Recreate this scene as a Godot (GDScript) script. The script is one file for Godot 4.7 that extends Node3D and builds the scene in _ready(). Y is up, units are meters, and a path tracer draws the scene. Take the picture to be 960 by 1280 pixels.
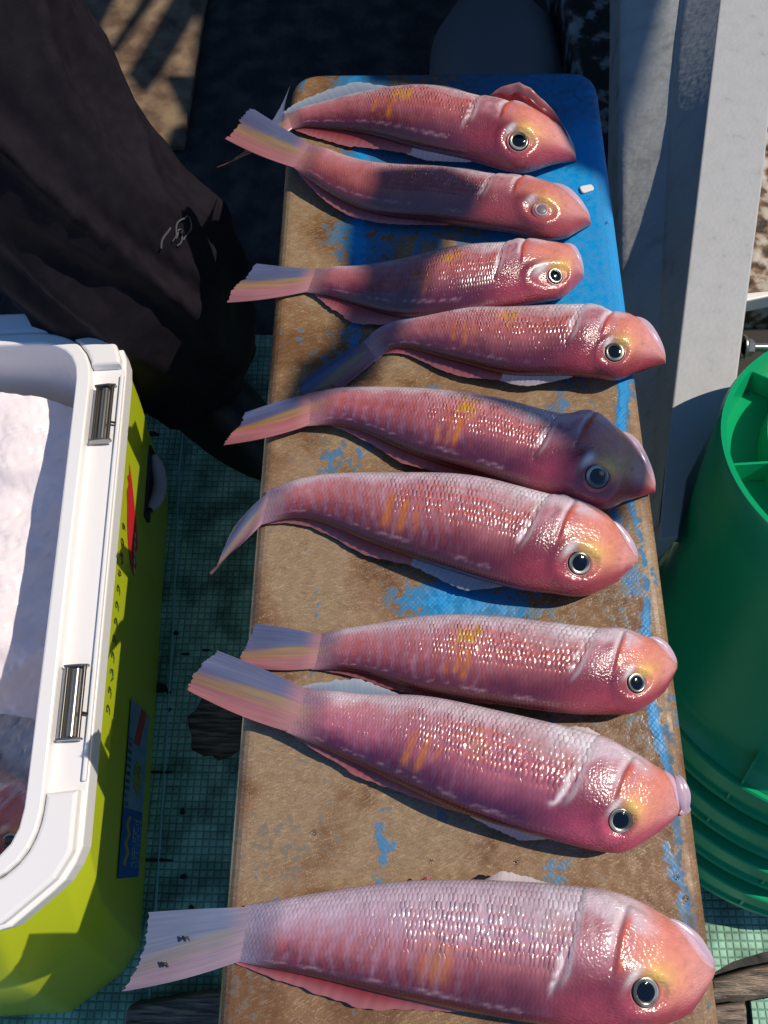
extends Node3D

const PT := 0.43            # height of the plank's top over the deck, metres
const TO_LIGHT := Vector3(0.128, 0.173, -0.025)
var names := {}
var M := {}
var nz := FastNoiseLite.new()
var nf := FastNoiseLite.new()
var ncell := FastNoiseLite.new()


# ---------------------------------------------------------------- helpers
func numbered(called: String) -> String:
	if not names.has(called):
		names[called] = 0
		return called
	names[called] += 1
	return "%s_%03d" % [called, names[called]]


func thing(called: String, label: String, category: String, at := Vector3.ZERO, group := "") -> Node3D:
	var o := Node3D.new()
	o.name = numbered(called)
	add_child(o)
	o.position = at
	tag(o, label, category, group)
	return o


func tag(o: Node, label: String, category := "", group := "") -> void:
	o.set_meta("label", label)
	if category != "":
		o.set_meta("category", category)
	if group != "":
		o.set_meta("group", group)


func part(called: String, mesh: Mesh, mat: Material, parent: Node) -> MeshInstance3D:
	var o := MeshInstance3D.new()
	o.name = called if parent != self else numbered(called)
	o.mesh = mesh
	o.material_override = mat
	parent.add_child(o, true)
	return o


func struct(called: String, mesh: Mesh, mat: Material) -> MeshInstance3D:
	var o := part(called, mesh, mat, self)
	o.set_meta("kind", "structure")
	return o


func fr(x: float) -> float:
	return x - floor(x)


func sm(a: float, b: float, x: float) -> float:
	return smoothstep(a, b, x)


func gs(x: float) -> float:
	return exp(-x * x)


func make(v: PackedVector3Array, n: PackedVector3Array, idx: PackedInt32Array, c := PackedColorArray(), uv := PackedVector2Array()) -> ArrayMesh:
	var a := []
	a.resize(Mesh.ARRAY_MAX)
	a[Mesh.ARRAY_VERTEX] = v
	a[Mesh.ARRAY_NORMAL] = n
	a[Mesh.ARRAY_INDEX] = idx
	if c.size() == v.size():
		a[Mesh.ARRAY_COLOR] = c
	if uv.size() == v.size():
		a[Mesh.ARRAY_TEX_UV] = uv
	var m := ArrayMesh.new()
	m.add_surface_from_arrays(Mesh.PRIMITIVE_TRIANGLES, a)
	return m


# rows x cols grid of points; wrap: the last column repeats the first. Normals by central differences.
func grid(rows: int, cols: int, p: PackedVector3Array, c := PackedColorArray(), uv := PackedVector2Array(), wrap := false, flip := false) -> ArrayMesh:
	var n := PackedVector3Array()
	n.resize(p.size())
	for i in rows:
		for j in cols:
			var i0 := maxi(i - 1, 0)
			var i1 := mini(i + 1, rows - 1)
			var j0 := j - 1
			var j1 := j + 1
			if wrap:
				if j0 < 0: j0 = cols - 2
				if j1 > cols - 1: j1 = 1
			else:
				j0 = maxi(j0, 0)
				j1 = mini(j1, cols - 1)
			var q := (p[i1 * cols + j] - p[i0 * cols + j]).cross(p[i * cols + j1] - p[i * cols + j0])
			if q.length_squared() < 1e-20:
				q = Vector3.UP
			q = q.normalized()
			n[i * cols + j] = -q if flip else q
	var idx := PackedInt32Array()
	for i in rows - 1:
		for j in cols - 1:
			var a := i * cols + j
			if flip:
				idx.append_array([a, a + cols, a + 1, a + 1, a + cols, a + cols + 1])
			else:
				idx.append_array([a, a + 1, a + cols, a + 1, a + cols + 1, a + cols])
	return make(p, n, idx, c, uv)


# profile: Vector2(radius, height) list, spun round y
func lathe(profile: Array, seg := 48, sx := 1.0, sz := 1.0) -> ArrayMesh:
	var st := SurfaceTool.new()
	st.begin(Mesh.PRIMITIVE_TRIANGLES)
	for k in profile.size() - 1:
		var a: Vector2 = profile[k]
		var b: Vector2 = profile[k + 1]
		st.set_smooth_group(-1)
		for j in seg:
			var t0 := TAU * j / seg
			var t1 := TAU * (j + 1) / seg
			var p := [Vector3(a.x * cos(t0) * sx, a.y, a.x * sin(t0) * sz), Vector3(a.x * cos(t1) * sx, a.y, a.x * sin(t1) * sz), Vector3(b.x * cos(t0) * sx, b.y, b.x * sin(t0) * sz), Vector3(b.x * cos(t1) * sx, b.y, b.x * sin(t1) * sz)]
			var d := (b - a).normalized()
			for q in [0, 1, 2, 1, 3, 2]:
				var t := t0 if q % 2 == 0 else t1
				st.set_normal(Vector3(-d.y * cos(t), d.x, -d.y * sin(t)) * -1.0)
				st.set_uv(Vector2(float(j) / seg, float(k) / profile.size()))
				st.add_vertex(p[q])
	return st.commit()


# a smooth lathe: normals averaged along the profile
func slathe(profile: Array, seg := 48, sx := 1.0, sz := 1.0) -> ArrayMesh:
	var p := PackedVector3Array()
	for q in profile:
		for j in seg + 1:
			var t: float = TAU * j / seg
			p.append(Vector3(q.x * cos(t) * sx, q.y, q.x * sin(t) * sz))
	return grid(profile.size(), seg + 1, p, PackedColorArray(), PackedVector2Array(), true)


# a tube along points with radii
func tube(pts: Array, radii: Array, seg := 10, flat := 1.0, cols := PackedColorArray()) -> ArrayMesh:
	var p := PackedVector3Array()
	var c := PackedColorArray()
	var nrm := Vector3.UP
	for i in pts.size():
		var d: Vector3 = (pts[mini(i + 1, pts.size() - 1)] - pts[maxi(i - 1, 0)]).normalized()
		if absf(d.dot(nrm)) > 0.95:
			nrm = Vector3.RIGHT
		nrm = (nrm - d * nrm.dot(d)).normalized()
		var bi := d.cross(nrm)
		var r: float = radii[mini(i, radii.size() - 1)]
		for j in seg + 1:
			var t := TAU * j / seg
			p.append(pts[i] + (nrm * cos(t) * flat + bi * sin(t)) * r)
			if cols.size() == pts.size():
				c.append(cols[i])
	return grid(pts.size(), seg + 1, p, c, PackedVector2Array(), true, true)


func rounded(corners: Array, r, n := 6) -> PackedVector2Array:
	var out := PackedVector2Array()
	var k := corners.size()
	for i in k:
		var rr: float = r[i] if r is Array else r
		var a: Vector2 = corners[i]
		var d0: Vector2 = (corners[(i + k - 1) % k] - a).normalized()
		var d1: Vector2 = (corners[(i + 1) % k] - a).normalized()
		if rr < 1e-5:
			out.append(a)
			continue
		var half := acos(clampf(d0.dot(d1), -1, 1)) / 2
		var cut := rr / tan(half)
		for j in n + 1:
			var t := float(j) / n
			var q0 := a + d0 * cut
			var q1 := a + d1 * cut
			var l := q0.lerp(a, t)
			out.append(l.lerp(a.lerp(q1, t), t))
	return out


func inset(poly: PackedVector2Array, by: float) -> PackedVector2Array:
	# moves every corner inwards along its mitre (the outline keeps its number of points)
	var out := PackedVector2Array()
	var k := poly.size()
	var area := 0.0
	for i in k:
		area += poly[i].cross(poly[(i + 1) % k])
	var s := signf(area)
	for i in k:
		var d0 := (poly[i] - poly[(i + k - 1) % k]).normalized()
		var d1 := (poly[(i + 1) % k] - poly[i]).normalized()
		var n0 := Vector2(-d0.y, d0.x) * s
		var n1 := Vector2(-d1.y, d1.x) * s
		var m := n0 + n1
		out.append(poly[i] + m * (by * 2.0 / maxf(m.length_squared(), 0.5)))
	return out


# stacked outlines (same number of points): each ring is [outline, height]; caps optional; hard edges
func loft(rings: Array, cap_top := true, cap_bottom := true, smooth := -1) -> ArrayMesh:
	var st := SurfaceTool.new()
	st.begin(Mesh.PRIMITIVE_TRIANGLES)
	st.set_smooth_group(smooth)
	var k: int = rings[0][0].size()
	var area := 0.0
	for i in k:
		area += rings[0][0][i].cross(rings[0][0][(i + 1) % k])
	var ccw := area > 0
	for r in rings.size() - 1:
		var a: PackedVector2Array = rings[r][0]
		var b: PackedVector2Array = rings[r + 1][0]
		var ya: float = rings[r][1]
		var yb: float = rings[r + 1][1]
		for i in k:
			var j := (i + 1) % k
			var p0 := Vector3(a[i].x, ya, a[i].y)
			var p1 := Vector3(a[j].x, ya, a[j].y)
			var q0 := Vector3(b[i].x, yb, b[i].y)
			var q1 := Vector3(b[j].x, yb, b[j].y)
			var tri := [p0, p1, q0, p1, q1, q0] if ccw else [p0, q0, p1, p1, q0, q1]
			for v in tri:
				st.add_vertex(v)
	for e in [0, 1]:
		if (e == 0 and not cap_bottom) or (e == 1 and not cap_top):
			continue
		var ring: Array = rings[0] if e == 0 else rings[rings.size() - 1]
		var t := Geometry2D.triangulate_polygon(ring[0])
		if t.is_empty():
			for i in range(1, k - 1):
				t.append_array([0, i, i + 1])
		st.set_smooth_group(-1)
		for i in range(0, t.size(), 3):
			var v := [ring[0][t[i]], ring[0][t[i + 1]], ring[0][t[i + 2]]]
			var up: bool = (v[1] - v[0]).cross(v[2] - v[0]) > 0
			# clockwise seen from the front
			if (e == 1) != up:
				v.reverse()
			for q in v:
				st.add_vertex(Vector3(q.x, ring[1], q.y))
	st.generate_normals()
	return st.commit()


func slab(outline: PackedVector2Array, y0: float, y1: float, bevel := 0.0, steps := 3) -> ArrayMesh:
	if bevel <= 0.0:
		return loft([[outline, y0], [outline, y1]])
	var rings := [[inset(outline, bevel * 0.5), y0], [outline, y0 + bevel * 0.5]]
	for i in steps + 1:
		var t := PI / 2 * i / steps
		rings.append([inset(outline, bevel * (1.0 - cos(t))), y1 - bevel + bevel * sin(t)])
	return loft(rings)


func box(c: Vector3, s: Vector3, bevel := 0.0) -> ArrayMesh:
	var h := s / 2
	return slab(PackedVector2Array([Vector2(c.x - h.x, c.z - h.z), Vector2(c.x + h.x, c.z - h.z), Vector2(c.x + h.x, c.z + h.z), Vector2(c.x - h.x, c.z + h.z)]), c.y - h.y, c.y + h.y, bevel)


func pv(a: Array) -> PackedVector2Array:
	var o := PackedVector2Array()
	for i in range(0, a.size(), 2):
		o.append(Vector2(a[i], a[i + 1]))
	return o


func lin(r: float, g: float, b: float) -> Color:
	return Color(r, g, b).linear_to_srgb()


func mat(called: String, c: Color, rough := 0.6, metal := 0.0) -> StandardMaterial3D:
	var m := StandardMaterial3D.new()
	m.resource_name = called
	m.albedo_color = c
	m.roughness = rough
	m.metallic = metal
	M[called] = m
	return m


func vmat(called: String, rough := 0.4) -> StandardMaterial3D:
	var m := mat(called, Color.WHITE, rough)
	m.vertex_color_use_as_albedo = true
	return m


func noise_tex(seed_: int, freq: float, ramp: Array, size := 512, octaves := 4, kind := FastNoiseLite.TYPE_SIMPLEX_SMOOTH) -> NoiseTexture2D:
	var n := FastNoiseLite.new()
	n.seed = seed_
	n.frequency = freq
	n.noise_type = kind
	n.fractal_octaves = octaves
	var t := NoiseTexture2D.new()
	t.width = size
	t.height = size
	t.seamless = true
	t.noise = n
	if ramp.size():
		var g := Gradient.new()
		g.offsets = PackedFloat32Array()
		g.colors = PackedColorArray()
		var off := PackedFloat32Array()
		var cols := PackedColorArray()
		for r in ramp:
			off.append(r[0])
			cols.append(r[1])
		g.offsets = off
		g.colors = cols
		t.color_ramp = g
	return t


func tri(m: StandardMaterial3D, scale: float) -> StandardMaterial3D:
	m.uv1_triplanar = true
	m.uv1_world_triplanar = true
	m.uv1_scale = Vector3.ONE * scale
	return m


func bump(m: StandardMaterial3D, t: Texture2D, cm: float) -> StandardMaterial3D:
	m.heightmap_enabled = true
	m.heightmap_texture = t
	m.heightmap_scale = cm
	return m


# ---------------------------------------------------------------- fish
# each row: eight cross-sections from tail root to snout (centre x, z, half width towards the belly x, z), snout tip, three points of the tail's edge
const FISH := [
	[-0.1456, -0.3672, -0.0046, -0.0078, -0.1143, -0.3721, -0.0006, -0.0133, -0.0721, -0.3702, -0.0005, -0.0227, -0.0237, -0.3585, 0.0031, -0.0326, 0.0264, -0.3443, 0.0050, -0.0317, 0.0467, -0.3375, 0.0074, -0.0323, 0.0663, -0.3324, 0.0041, -0.0318, 0.0935, -0.3364, 0.0023, -0.0191, 0.1071, -0.3292, -0.1367, -0.4229, -0.1634, -0.3401, -0.1962, -0.3115],
	[-0.1302, -0.3225, 0.0060, -0.0125, -0.0943, -0.2993, 0.0076, -0.0186, -0.0532, -0.2821, 0.0070, -0.0247, -0.0087, -0.2758, 0.0035, -0.0265, 0.0339, -0.2680, 0.0072, -0.0253, 0.0547, -0.2646, 0.0045, -0.0265, 0.0743, -0.2584, 0.0010, -0.0279, 0.0952, -0.2587, 0.0003, -0.0222, 0.1136, -0.2593, -0.1664, -0.3626, -0.1791, -0.3483, -0.1869, -0.3279],
	[-0.1195, -0.2004, 0.0025, -0.0109, -0.0809, -0.1909, 0.0054, -0.0157, -0.0407, -0.1826, 0.0050, -0.0261, 0.0003, -0.1858, 0.0038, -0.0312, 0.0401, -0.1921, 0.0039, -0.0293, 0.0554, -0.1952, 0.0011, -0.0290, 0.0835, -0.1994, 0.0002, -0.0247, 0.0966, -0.2056, 0.0001, -0.0182, 0.1024, -0.2041, -0.1558, -0.2123, -0.1672, -0.1901, -0.1751, -0.1732],
	[-0.0687, -0.1273, -0.0064, -0.0080, -0.0439, -0.1436, -0.0038, -0.0111, -0.0022, -0.1402, -0.0009, -0.0227, 0.0404, -0.1326, 0.0011, -0.0285, 0.0929, -0.1321, 0.0084, -0.0296, 0.1099, -0.1292, 0.0088, -0.0272, 0.1258, -0.1275, 0.0064, -0.0272, 0.1422, -0.1294, 0.0050, -0.0195, 0.1580, -0.1243, -0.1141, -0.1051, -0.1122, -0.0900, -0.1047, -0.0806],
	[-0.1165, -0.0771, -0.0013, -0.0134, -0.0718, -0.0773, 0.0024, -0.0171, -0.0245, -0.0631, 0.0037, -0.0269, 0.0208, -0.0512, 0.0071, -0.0300, 0.0645, -0.0372, 0.0118, -0.0295, 0.0853, -0.0344, 0.0107, -0.0336, 0.1054, -0.0261, 0.0062, -0.0308, 0.1229, -0.0262, 0.0039, -0.0206, 0.1371, -0.0163, -0.1533, -0.0721, -0.1569, -0.0589, -0.1659, -0.0453],
	[-0.1437, 0.0009, 0.0020, -0.0132, -0.0992, -0.0063, 0.0033, -0.0167, -0.0476, 0.0055, 0.0035, -0.0275, 0.0035, 0.0169, 0.0062, -0.0344, 0.0490, 0.0296, 0.0140, -0.0326, 0.0671, 0.0320, 0.0096, -0.0330, 0.0897, 0.0374, 0.0090, -0.0282, 0.1090, 0.0374, 0.0043, -0.0164, 0.1190, 0.0362, -0.1564, 0.0112, -0.1648, 0.0373, -0.1705, 0.0447],
	[-0.1006, 0.1013, 0.0020, -0.0112, -0.0651, 0.0997, 0.0020, -0.0151, -0.0225, 0.1029, 0.0040, -0.0240, 0.0222, 0.1077, 0.0045, -0.0275, 0.0757, 0.1143, 0.0119, -0.0268, 0.0946, 0.1141, 0.0062, -0.0271, 0.1108, 0.1152, 0.0045, -0.0241, 0.1283, 0.1102, 0.0012, -0.0157, 0.1361, 0.1078, -0.1341, 0.0831, -0.1412, 0.1030, -0.1426, 0.1112],
	[-0.1114, 0.1380, 0.0050, -0.0124, -0.0705, 0.1483, 0.0049, -0.0189, -0.0320, 0.1569, 0.0078, -0.0260, 0.0121, 0.1703, 0.0100, -0.0301, 0.0669, 0.1842, 0.0131, -0.0301, 0.0873, 0.1904, 0.0106, -0.0283, 0.1025, 0.1950, 0.0118, -0.0236, 0.1187, 0.1929, 0.0070, -0.0159, 0.1252, 0.1967, -0.1543, 0.1047, -0.1669, 0.1201, -0.1715, 0.1291],
	[-0.1386, 0.2641, 0.0011, -0.0129, -0.0901, 0.2624, 0.0035, -0.0202, -0.0407, 0.2633, 0.0043, -0.0280, 0.0076, 0.2665, 0.0056, -0.0323, 0.0548, 0.2705, 0.0088, -0.0336, 0.0784, 0.2729, 0.0061, -0.0326, 0.0999, 0.2768, 0.0055, -0.0278, 0.1221, 0.2798, 0.0035, -0.0189, 0.1348, 0.2786, -0.1832, 0.2537, -0.1864, 0.2797, -0.1932, 0.2934],
]
const SS := [0.0, 0.19, 0.38, 0.57, 0.75, 0.83, 0.89, 0.95]
const RR := [0.42, 0.5, 0.54, 0.57, 0.6, 0.6, 0.6, 0.56]


class Fish:
	var row: Array
	var base := 0.43
	var purple := 0.0
	var pale := 0.0
	var spot := Vector3(0.46, 0.3, 0.0)
	var bars := 1.0
	var stripes := 1.0
	var dull := 0.0
	var seed_ := 0
	var cs := PackedVector2Array()
	var aw := PackedVector2Array()
	var ss := PackedFloat32Array()
	var lift := 0.0
	var gape := 0.0
	var eye_s := 0.866
	var eye_v := -0.48
	func _init(r: Array) -> void:
		row = r
		ss = PackedFloat32Array(SS)
		for i in 8:
			cs.append(Vector2(r[i * 4], r[i * 4 + 1]))
			aw.append(Vector2(r[i * 4 + 2], r[i * 4 + 3]))
		cs.append(Vector2(r[32] + 0.004, r[33]))
		ss.append(1.0)
		aw.append(aw[7] * 0.35)
	func herm(a: PackedVector2Array, s: float) -> Vector2:
		var k := 0
		while k < 7 and s > ss[k + 1]:
			k += 1
		var h := ss[k + 1] - ss[k]
		var t := (s - ss[k]) / h
		var m0 := (a[k + 1] - a[maxi(k - 1, 0)]) / (ss[k + 1] - ss[maxi(k - 1, 0)]) * h
		var m1 := (a[mini(k + 2, 8)] - a[k]) / (ss[mini(k + 2, 8)] - ss[k]) * h
		var t2 := t * t
		var t3 := t2 * t
		return a[k] * (2 * t3 - 3 * t2 + 1) + m0 * (t3 - 2 * t2 + t) + a[k + 1] * (-2 * t3 + 3 * t2) + m1 * (t3 - t2)
	func centre(s: float) -> Vector2:
		if s > 0.95:
			return cs[7].lerp(cs[8], (s - 0.95) / 0.05)
		return herm(cs, s)
	func half(s: float) -> Vector2:
		if s <= 0.95:
			return herm(aw, s)
		var t := (s - 0.95) / 0.05
		return aw[7] * (0.90 * (1.0 - t) + 0.10 * pow(maxf(1.0 - t * t, 0.0), 0.5))
	func thick(s: float) -> float:
		var k := 0
		while k < 6 and s > SS[k + 1]:
			k += 1
		var r := lerpf(RR[k], RR[k + 1], clampf((s - SS[k]) / (SS[k + 1] - SS[k]), 0, 1))
		var h := r * half(minf(s, 0.95)).length()
		if s > 0.95:
			var t := (s - 0.95) / 0.05
			h *= 0.45 * (1.0 - t) + 0.55 * pow(maxf(1.0 - t * t, 0.0), 0.5)
		return h * lerpf(0.10, 1.0, smoothstep(-0.01, 0.14, s))
	func gill(v: float) -> float:
		return 0.728 + 0.016 * v * v + 0.006 * v - 0.015 * smoothstep(-0.1, -0.6, v)
	# raised edges of the gill cover, the cheek's fold, the eye's socket and the mouth
	func relief(s: float, v: float) -> float:
		var d := 0.0
		if s > 0.68:
			var g := gill(v)
			var m := smoothstep(-0.62, -0.35, v) * (1.0 - 0.3 * smoothstep(0.85, 1.0, v))
			d += m * (0.0011 * smoothstep(g - 0.006, g + 0.010, s) * (1.0 - smoothstep(g + 0.02, g + 0.10, s)) - 0.0003 * exp(-pow((s - g + 0.005) / 0.006, 2.0)))
			var p := 0.812 + 0.035 * v * v * signf(v)
			var mp := smoothstep(-0.25, 0.0, v) * (1.0 - smoothstep(0.75, 0.95, v))
			d += mp * (0.0011 * smoothstep(p - 0.002, p + 0.006, s) * (1.0 - smoothstep(p + 0.01, p + 0.06, s)) - 0.0009 * exp(-pow((s - p + 0.004) / 0.005, 2.0)))
			d += 0.0012 * exp(-pow((s - 0.80) / 0.03, 2.0) - pow((v - 0.3) / 0.35, 2.0))
			# folds of the gill membrane
			d += 0.0007 * sin((v * 26.0) + s * 60.0) * smoothstep(0.62, 0.75, v) * smoothstep(0.77, 0.79, s) * (1.0 - smoothstep(0.86, 0.9, s))
			var e := Vector2((s - eye_s) / 0.040, (v - eye_v) / 0.31).length()
			d += 0.0014 * exp(-pow((e - 1.15) / 0.35, 2.0)) - 0.0022 * (1.0 - smoothstep(0.6, 1.0, e))
			# the jaw's crease
			var q := (s - 0.905) - (1.0 - v) * 0.10
			d -= 0.0008 * exp(-pow(q / 0.006, 2.0)) * smoothstep(0.1, 0.4, v)
		return d
	func at(s: float, th: float) -> Vector3:
		var c := centre(s)
		var a := half(s)
		var h := thick(s)
		var cv := cos(th)
		var sv := sin(th)
		var rise := lift * pow(1.0 - minf(s / 0.35, 1.0), 2.0)
		var p := Vector3(c.x + a.x * cv, base + rise + h + h * sv * (1.0 if sv > 0 else 0.96), c.y + a.y * cv)
		var d := relief(s, cv) * sqrt(maxf(sv, 0.0)) * (aw[5].length() / 0.03)
		if d != 0.0:
			var w := maxf(a.length(), 0.002)
			var n := Vector3(a.x / w * cv / w, sv / maxf(h, 0.002), a.y / w * cv / w).normalized()
			p += n * d
		return p
	# the upper surface at a place across the body, v from -1 (back) to 1 (belly)
	func top(s: float, v: float) -> Vector3:
		return at(s, acos(clampf(v, -1, 1)))
	func normal(s: float, v: float) -> Vector3:
		var p := top(s, v)
		var n := (top(s + 0.01, v) - p).cross(top(s, v + 0.03) - p).normalized()
		return n if n.y > 0 else -n


func mixc(a: Color, b: Color, t: float) -> Color:
	return a.lerp(b, clampf(t, 0, 1))


func skin(f: Fish, s: float, v: float, under: bool) -> Color:
	var o := f.seed_ * 7.3
	var n1 := nz.get_noise_3d(s * 900.0, v * 90.0, o * 10)
	var n2 := nf.get_noise_3d(s * 900.0, v * 120.0, o * 10)
	var belly := Color(0.66, 0.59, 0.65)
	var flank := Color(0.40, 0.115, 0.11)
	var rose := Color(0.52, 0.22, 0.25)
	var back := Color(0.13, 0.019, 0.030).lerp(Color(0.07, 0.008, 0.045), f.purple)
	var t := v + n1 * 0.22
	var c := mixc(back, flank.lerp(Color(0.42, 0.11, 0.2), f.purple * 0.6), sm(-0.80, -0.02, t))
	c = mixc(c, rose, sm(-0.05, 0.45, t) * 0.85)
	c = mixc(c, belly, sm(0.42 - 0.25 * f.pale, 0.88 - 0.15 * f.pale, t) * (0.8 + 0.2 * f.pale))
	c = mixc(c, Color(0.54, 0.36, 0.46), f.pale * 0.35 * sm(-0.6, 0.2, t))
	var g := f.gill(v)
	if s < 0.66:
		var w := sm(-0.9, -0.6, v) * sm(0.75, 0.25, v) * sm(0.64, 0.45, s) * f.bars
		var b := sin(s * (196.0 + 22.0 * sin(o)) + n1 * 5.0 + v * (2.0 + 1.5 * cos(o)) + o)
		c = mixc(c, Color(0.50, 0.29, 0.38), w * 0.52 * maxf(b, 0.0) * (0.75 + 0.6 * n2 + 0.6 * n1))
		c = mixc(c, Color(0.46, 0.08, 0.035), w * 0.55 * maxf(-b, 0.0) * (0.75 + 0.6 * n2 - 0.6 * n1))
	var mid := sm(0.40, 0.5, s) * sm(0.76, 0.70, s)
	c = mixc(c, Color(0.66, 0.14, 0.08), mid * 0.5 * sm(0.2, 1.0, sin(v * 34.0 + s * 6.0)) * sm(-0.35, -0.1, v) * sm(0.75, 0.5, v))
	if f.stripes > 0.0:
		for k in 3:
			var bx := 0.415 + 0.03 * sin(o * 1.3) + (0.030 + 0.006 * cos(o)) * k + 0.012 * v + 0.006 * n1
			c = mixc(c, Color(0.56, 0.17, 0.012), f.stripes * gs((s - bx) / 0.008) * sm(-0.75, -0.5, v) * sm(0.35 - 0.1 * k, 0.05 - 0.1 * k, v) * sm(-0.55, 0.05, n1 + n2 * 0.6 - 0.12 * absf(sin(v * 9.0 + k)) + 0.3 * sin(o + k * 2.0)))
	if f.spot.z > 0:
		var e := Vector2((s - f.spot.x) / 0.05, (v - f.spot.y) / 0.42).length()
		c = mixc(c, Color(0.62, 0.33, 0.008), f.spot.z * 0.95 * sm(0.5, -0.35, e - 0.6 + n2 * 0.9 + 0.35 * absf(sin((s - f.spot.x) * 130.0 + v))))
	# the crease that the folded back fin leaves, its shade painted in dark, with its scalloped lip
	if s < 0.66 and v < -0.6:
		var scal := -0.84 + 0.035 * absf(sin(s * 95.0)) - 0.06 * sm(0.4, 0.66, s)
		c = mixc(c, Color(0.62, 0.40, 0.45), 0.42 * sm(-0.3, 0.35, n2 + n1) * gs((v - scal - 0.035) / 0.022))
		c = mixc(c, Color(0.085, 0.008, 0.012), 0.92 * sm(scal, scal - 0.03, v) * sm(0.66, 0.55, s))
	if s < 0.15:
		c = mixc(c, fin_colour(0, (1.0 - v) * 0.5, 0.10, f), sm(0.15, 0.045, s))
		c = mixc(c, Color(0.55, 0.36, 0.10), sm(0.08, 0.0, s) * 0.45 * gs((v - 0.1) / 0.3))
	# head
	var wide := sm(-0.05, -0.40, v) * 0.07
	var hd := sm(g - 0.002 - wide, g + 0.004 + wide, s)
	if hd > 0.0 and s > 0.64:
		var h := mixc(Color(0.42, 0.17, 0.21), Color(0.66, 0.225, 0.175), sm(0.80, 0.865, s - 0.02 * v + 0.02 * n1))
		h = mixc(h, Color(0.64, 0.28, 0.26), sm(0.9, 0.97, s))
		h = mixc(h, Color(0.20, 0.036, 0.06), sm(0.15, -0.35, v) * sm(0.9, 0.84, s))
		h = mixc(h, Color(0.30, 0.042, 0.055), sm(-0.30, -0.85, v))
		h = mixc(h, Color(0.60, 0.10, 0.20), f.purple * 0.5 * sm(-0.2, -0.8, v))
		h = mixc(h, Color(0.78, 0.60, 0.10), 0.85 * gs(Vector2((s - f.eye_s - 0.016) / 0.022, (v - f.eye_v - 0.27) / 0.20).length()))
		h = mixc(h, Color(0.76, 0.36, 0.16), 0.45 * gs(Vector2((s - f.eye_s - 0.03) / 0.04, (v - f.eye_v - 0.35) / 0.4).length()))
		h = mixc(h, Color(0.64, 0.52, 0.58), sm(0.42, 0.70, v + n1 * 0.25) * sm(0.90, 0.83, s))
		h = mixc(h, Color(0.60, 0.40, 0.43), 0.5 * gs((s - 0.775) / 0.03) * gs((v - 0.35) / 0.3) * sm(-0.3, 0.3, n2))
		var p := 0.812 + 0.035 * v * v * signf(v)
		h = mixc(h, Color(0.62, 0.09, 0.03), 0.8 * gs((s - p - 0.008) / 0.007) * sm(-0.25, 0.05, v) * sm(0.8, 0.6, v))
		h = mixc(h, Color(0.72, 0.58, 0.62), 0.75 * gs((s - p + 0.012) / 0.008) * sm(0.0, 0.3, v) * sm(0.9, 0.7, v))
		h = mixc(h, Color(0.86, 0.80, 0.80), 0.9 * gs(Vector2((s - f.eye_s + 0.022) / 0.010, (v - f.eye_v - 0.22 - (s - f.eye_s + 0.022) * 9.0) / 0.12).length()))
		h = mixc(h, Color(0.66, 0.44, 0.54), sm(-0.01, 0.02, (s - 0.905) - (1.0 - v) * 0.10) * sm(0.1, 0.35, v))
		h = mixc(h, Color(0.24, 0.05, 0.06), 0.7 * gs(((s - 0.905) - (1.0 - v) * 0.10) / 0.0035) * sm(0.15, 0.4, v) * sm(-0.2, 0.3, n1 + 0.15))
		h = mixc(h, Color(0.20, 0.04, 0.04), 0.6 * gs(Vector2((s - 0.938) / 0.004, (v + 0.22) / 0.04).length()))
		c = mixc(c, h, hd)
		c = mixc(c, Color(0.78, 0.70, 0.72), 0.5 * gs((s - g - 0.004) / 0.005) * sm(-0.5, -0.2, v))
	if s > 0.66:
		c = mixc(c, Color(0.86, 0.80, 0.82), 0.9 * gs((s - g + 0.012 + 0.008 * n2) / 0.0065) * sm(-0.40, -0.2, v + n1 * 0.5) * sm(-0.5, 0.1, n2 + n1 * 0.5) * sm(0.95, 0.7, v))  # pale shoulder streak, with bright highlights painted into the colour
		c = mixc(c, Color(0.60, 0.10, 0.09), 0.7 * gs(Vector2((s - g + 0.028) / 0.014, (v - 0.35) / 0.14).length()))
		c = mixc(c, Color(0.76, 0.74, 0.80), sm(0.30, 0.62, v + 0.2 * n1) * sm(0.62, 0.70, s) * 0.9 * (1.0 - hd))
	if f.pale > 0.7:
		c = mixc(c, Color(0.56, 0.42, 0.52), 0.45 * sm(-0.3, 0.4, v) * (1.0 - hd))
	c = c * (1.0 + 0.16 * n2 + hd * 0.14 * nf.get_noise_3d(s * 2600.0, v * 320.0, o * 10))
	c = mixc(c, Color(0.36, 0.10, 0.09), f.dull)
	if under:
		c = mixc(c, belly * 0.8, 0.3)
	c.a = 1.0
	return c


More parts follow.
